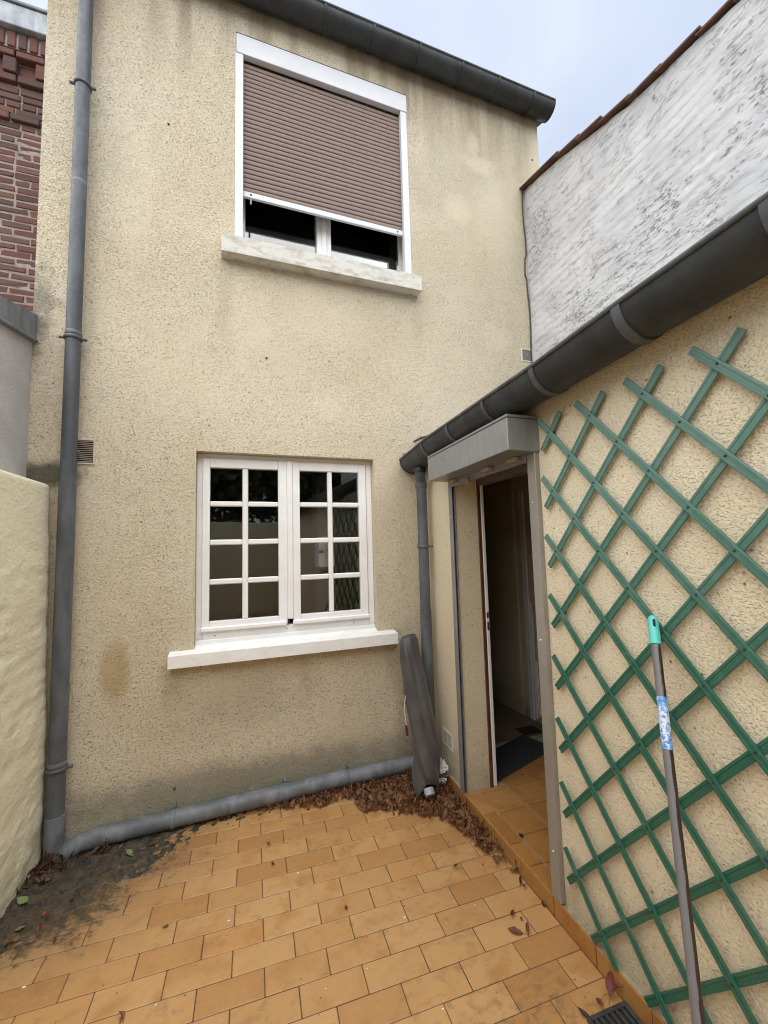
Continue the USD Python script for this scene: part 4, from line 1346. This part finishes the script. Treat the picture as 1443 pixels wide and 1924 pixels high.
part('leaf_pile', pile(corner, 1100, 0.058, 1), M_leaf, smooth=True, label='heap of brown dead leaves along the corner and the doorstep', cat='leaf pile', kind='stuff')
part('leaf_pile', pile(left, 110, 0.035, 2, .1), M_leaf, smooth=True, label='small heap of dead leaves round the foot of the tall drainpipe', cat='leaf pile', kind='stuff')


def pix(u, v, z=0.0):
    d = MB.T @ np.array([u - 721.5, v - 962.0, FPX])
    return EYE + d * ((z - EYE[2]) / d[2])


def soil_h(x, y):
    xs, ysl, Z = SH
    i, j_ = int((x - xs[0]) / .007), int((y - ysl[0]) / .007)
    return max(0.0, Z[min(max(i, 0), len(xs) - 1), min(max(j_, 0), len(ysl) - 1)]) if xs[0] < x < xs[-1] and ysl[0] < y < ysl[-1] else 0.0


LEAVES = [  # pixel, material, label, size
    (505, 1588, 'b', 'brown dead leaf lying flat near the pipe along the facade', 1.0, 0), (513, 1623, 'b', 'curled grey-brown leaf lying on a tile joint left of centre', .7, 0),
    (310, 1743, 'b', 'small curled dead leaf alone on the tiles at the left', .7, 0), (651, 1709, 'b', 'thin rolled dead leaf lying near the middle of the floor', .55, 0),
    (858, 1631, 'b', 'dark pointed dead leaf between the leaf heap and the middle of the floor', .65, 0), (907, 1627, 'b', 'small square scrap of dead leaf by the leaf heap', .5, 0),
    (963, 1722, 'r', 'dark red curled leaf beside the lower end of the doorstep', .95, 0), (980, 1730, 'b', 'small brown leaf scrap right of the dark red curled leaf', .6, 0),
    (966, 1752, 'b', 'large arched dead leaf with long stem near the doorstep end', 1.1, 0), (993, 1754, 'r', 'flat wine-red leaf right of the large arched leaf', .9, 0),
    (1023, 1703, 'b', 'folded brown leaf against the skirting below the shutter rail', 1.0, 0), (978, 1655, 'b', 'brown leaf at the tail end of the heap by the step', .95, 0), (985, 1668, 'b', 'slim dark leaf at the very tail of the heap by the step', .8, 0),
    (978, 1570, 'b', 'dead leaf resting on the orange doorstep', .95, .081), (40, 1700, 'g', 'largest pale green leaf on the dark soil by the yellow wall', 1.25, 0),
    (245, 1607, 'g', 'pale green leaf on the soil under the pipe along the facade', .95, 0), (37, 1747, 'g', 'small pale green leaf on the soil at the left edge', .9, 0),
    (132, 1698, 'r', 'rusty red leaf on the middle of the dark soil', .95, 0), (82, 1722, 'r', 'upper of two red leaves in a row on the soil', .75, 0), (70, 1752, 'r', 'lower of two red leaves in a row on the soil', .85, 0),
    (20, 1778, 'r', 'dark red leaf at the soil edge near the left side', 1.0, 0), (228, 1760 - 165, 'b', 'brown leaf beside the pale green leaf under the pipe', .8, 0), (285, 1590, 'r', 'reddish leaf on the soil near the pipe clip', .9, 0),
    (105, 1770, 'r', 'dull red leaf where soil meets clean tiles', .8, 0), (1150, 1872, 'r', 'long upright red-brown leaf behind the drain grate', 1.25, 0), (1163, 1880, 'r', 'red-brown leaf wedged between drain grate and skirting', 1.2, 0),
    (1128, 1893, 'r', 'red-brown leaf lying on the edge of the drain grate', 1.0, .012), (1103, 1915, 'b', 'brown leaf left of the drain grate', 1.0, 0), (225, 1916, 'r', 'dark leaf near the bottom edge of the floor at the left', .7, 0),
    (200, 1580, 'b', 'brown leaf caught on top of the pipe end', .8, .105)]
for i, (a, b, kind, lab, sc, zz) in enumerate(LEAVES):
    p = pix(a, b, zz)
    p[2] = zz if zz else soil_h(p[0], p[1]) + 0.003
    src = GREENL[i % 3] if kind == 'g' else LV[(i * 5) % 16]
    m = placed(src, p, 0.25 if kind != 'r' else .4, sc)
    if 'upright' in lab:
        v0 = m.vertices - p
        v0 = v0 @ rot(0, -1.0, 0.6).T
        m.vertices = v0 - [0, 0, v0[:, 2].min()] + p
    part('dead_leaf', m, {'b': M_leaf, 'r': M_leaf_red, 'g': M_leaf_green}[kind], smooth=True, label=lab, cat='leaf', group='single leaves scattered on the courtyard floor')
# crumbs on the floor: bits of leaf and white grit
cr = []
for _ in range(190):
    x, y = rng.uniform(-1.0, 1.2), rng.uniform(0.9, 2.85)
    cr.append(trimesh.creation.icosphere(0, rng.uniform(.0008, .0026)).apply_transform(np.diag([rng.uniform(.7, 2), rng.uniform(.7, 1.6), .5, 1])).apply_translation((x, y, .001)))
part('leaf_crumbs', cat(cr), M_leaf, label='tiny dark crumbs of leaf strewn over the floor tiles', cat='crumbs', kind='stuff')
cr = []
for (a, b) in ((45, 1855), (293, 1888), (832, 1896), (760, 1724), (612, 1858), (383, 1551), (892, 1700), (690, 1820), (430, 1730), (560, 1640)):
    p = pix(a, b)
    cr.append(trimesh.creation.icosphere(1, rng.uniform(.002, .0045)).apply_transform(np.diag([1.6, 1.0, .4, 1])).apply_translation(p + [0, 0, .001]))
part('white_grit', cat(cr), M_foil, label='white specks of plaster grit on the floor tiles', cat='grit', kind='stuff')

# ------------------------------------------------------------------ what the courtyard has behind the photographer
bw = thing('back_wall', 'low yellow wall closing the courtyard behind the camera', 'wall')
part('masonry', bx(-1.43, 1.27, -4.6, -4.25, -0.05, 2.3, .01), M_yellow, bw)


def tree(x, y, h, rad, lab, seed):
    r = np.random.default_rng(seed)
    t = thing('tree', lab, 'tree')
    part('trunk', tube([(x, y, -.1), (x + .1, y, h * .3), (x, y + .1, h * .6), (x + .1, y, h * .85)], [.16, .13, .09, .03], 10), M_bark, t, smooth=50)
    c = np.array([x, y, h * .66])
    n = 5200
    d = r.normal(size=(n, 3)); d /= np.linalg.norm(d, axis=1, keepdims=True)
    rr = rad * (0.45 + .6 * fbm(d * 2 + seed, 3, seed)) * r.random(n) ** .35
    p = c + d * rr[:, None] * [1, 1, 1.15]
    a = r.normal(size=(n, 3)); a /= np.linalg.norm(a, axis=1, keepdims=True)
    b = np.cross(a, r.normal(size=(n, 3))); b /= np.linalg.norm(b, axis=1, keepdims=True)
    s = r.uniform(.10, .20, (n, 1))
    V = np.stack([p - a * s, p + b * s * .5, p + a * s, p - b * s * .5], 1).reshape(-1, 3)
    i = np.arange(n)[:, None] * 4
    f = np.vstack([i + [0, 1, 2], i + [0, 2, 3]])
    part('crown', trimesh.Trimesh(V, f, process=False), M_foliage, t)


tree(-2.4, -7.2, 6.4, 2.9, 'dense tree beyond the back wall, behind the camera at the left', 3)
tree(0.5, -8.2, 7.0, 3.0, 'dense tree beyond the back wall, straight behind the camera', 8)
tree(3.4, -7.4, 6.6, 2.9, 'dense tree beyond the back wall, behind the camera at the right', 5)
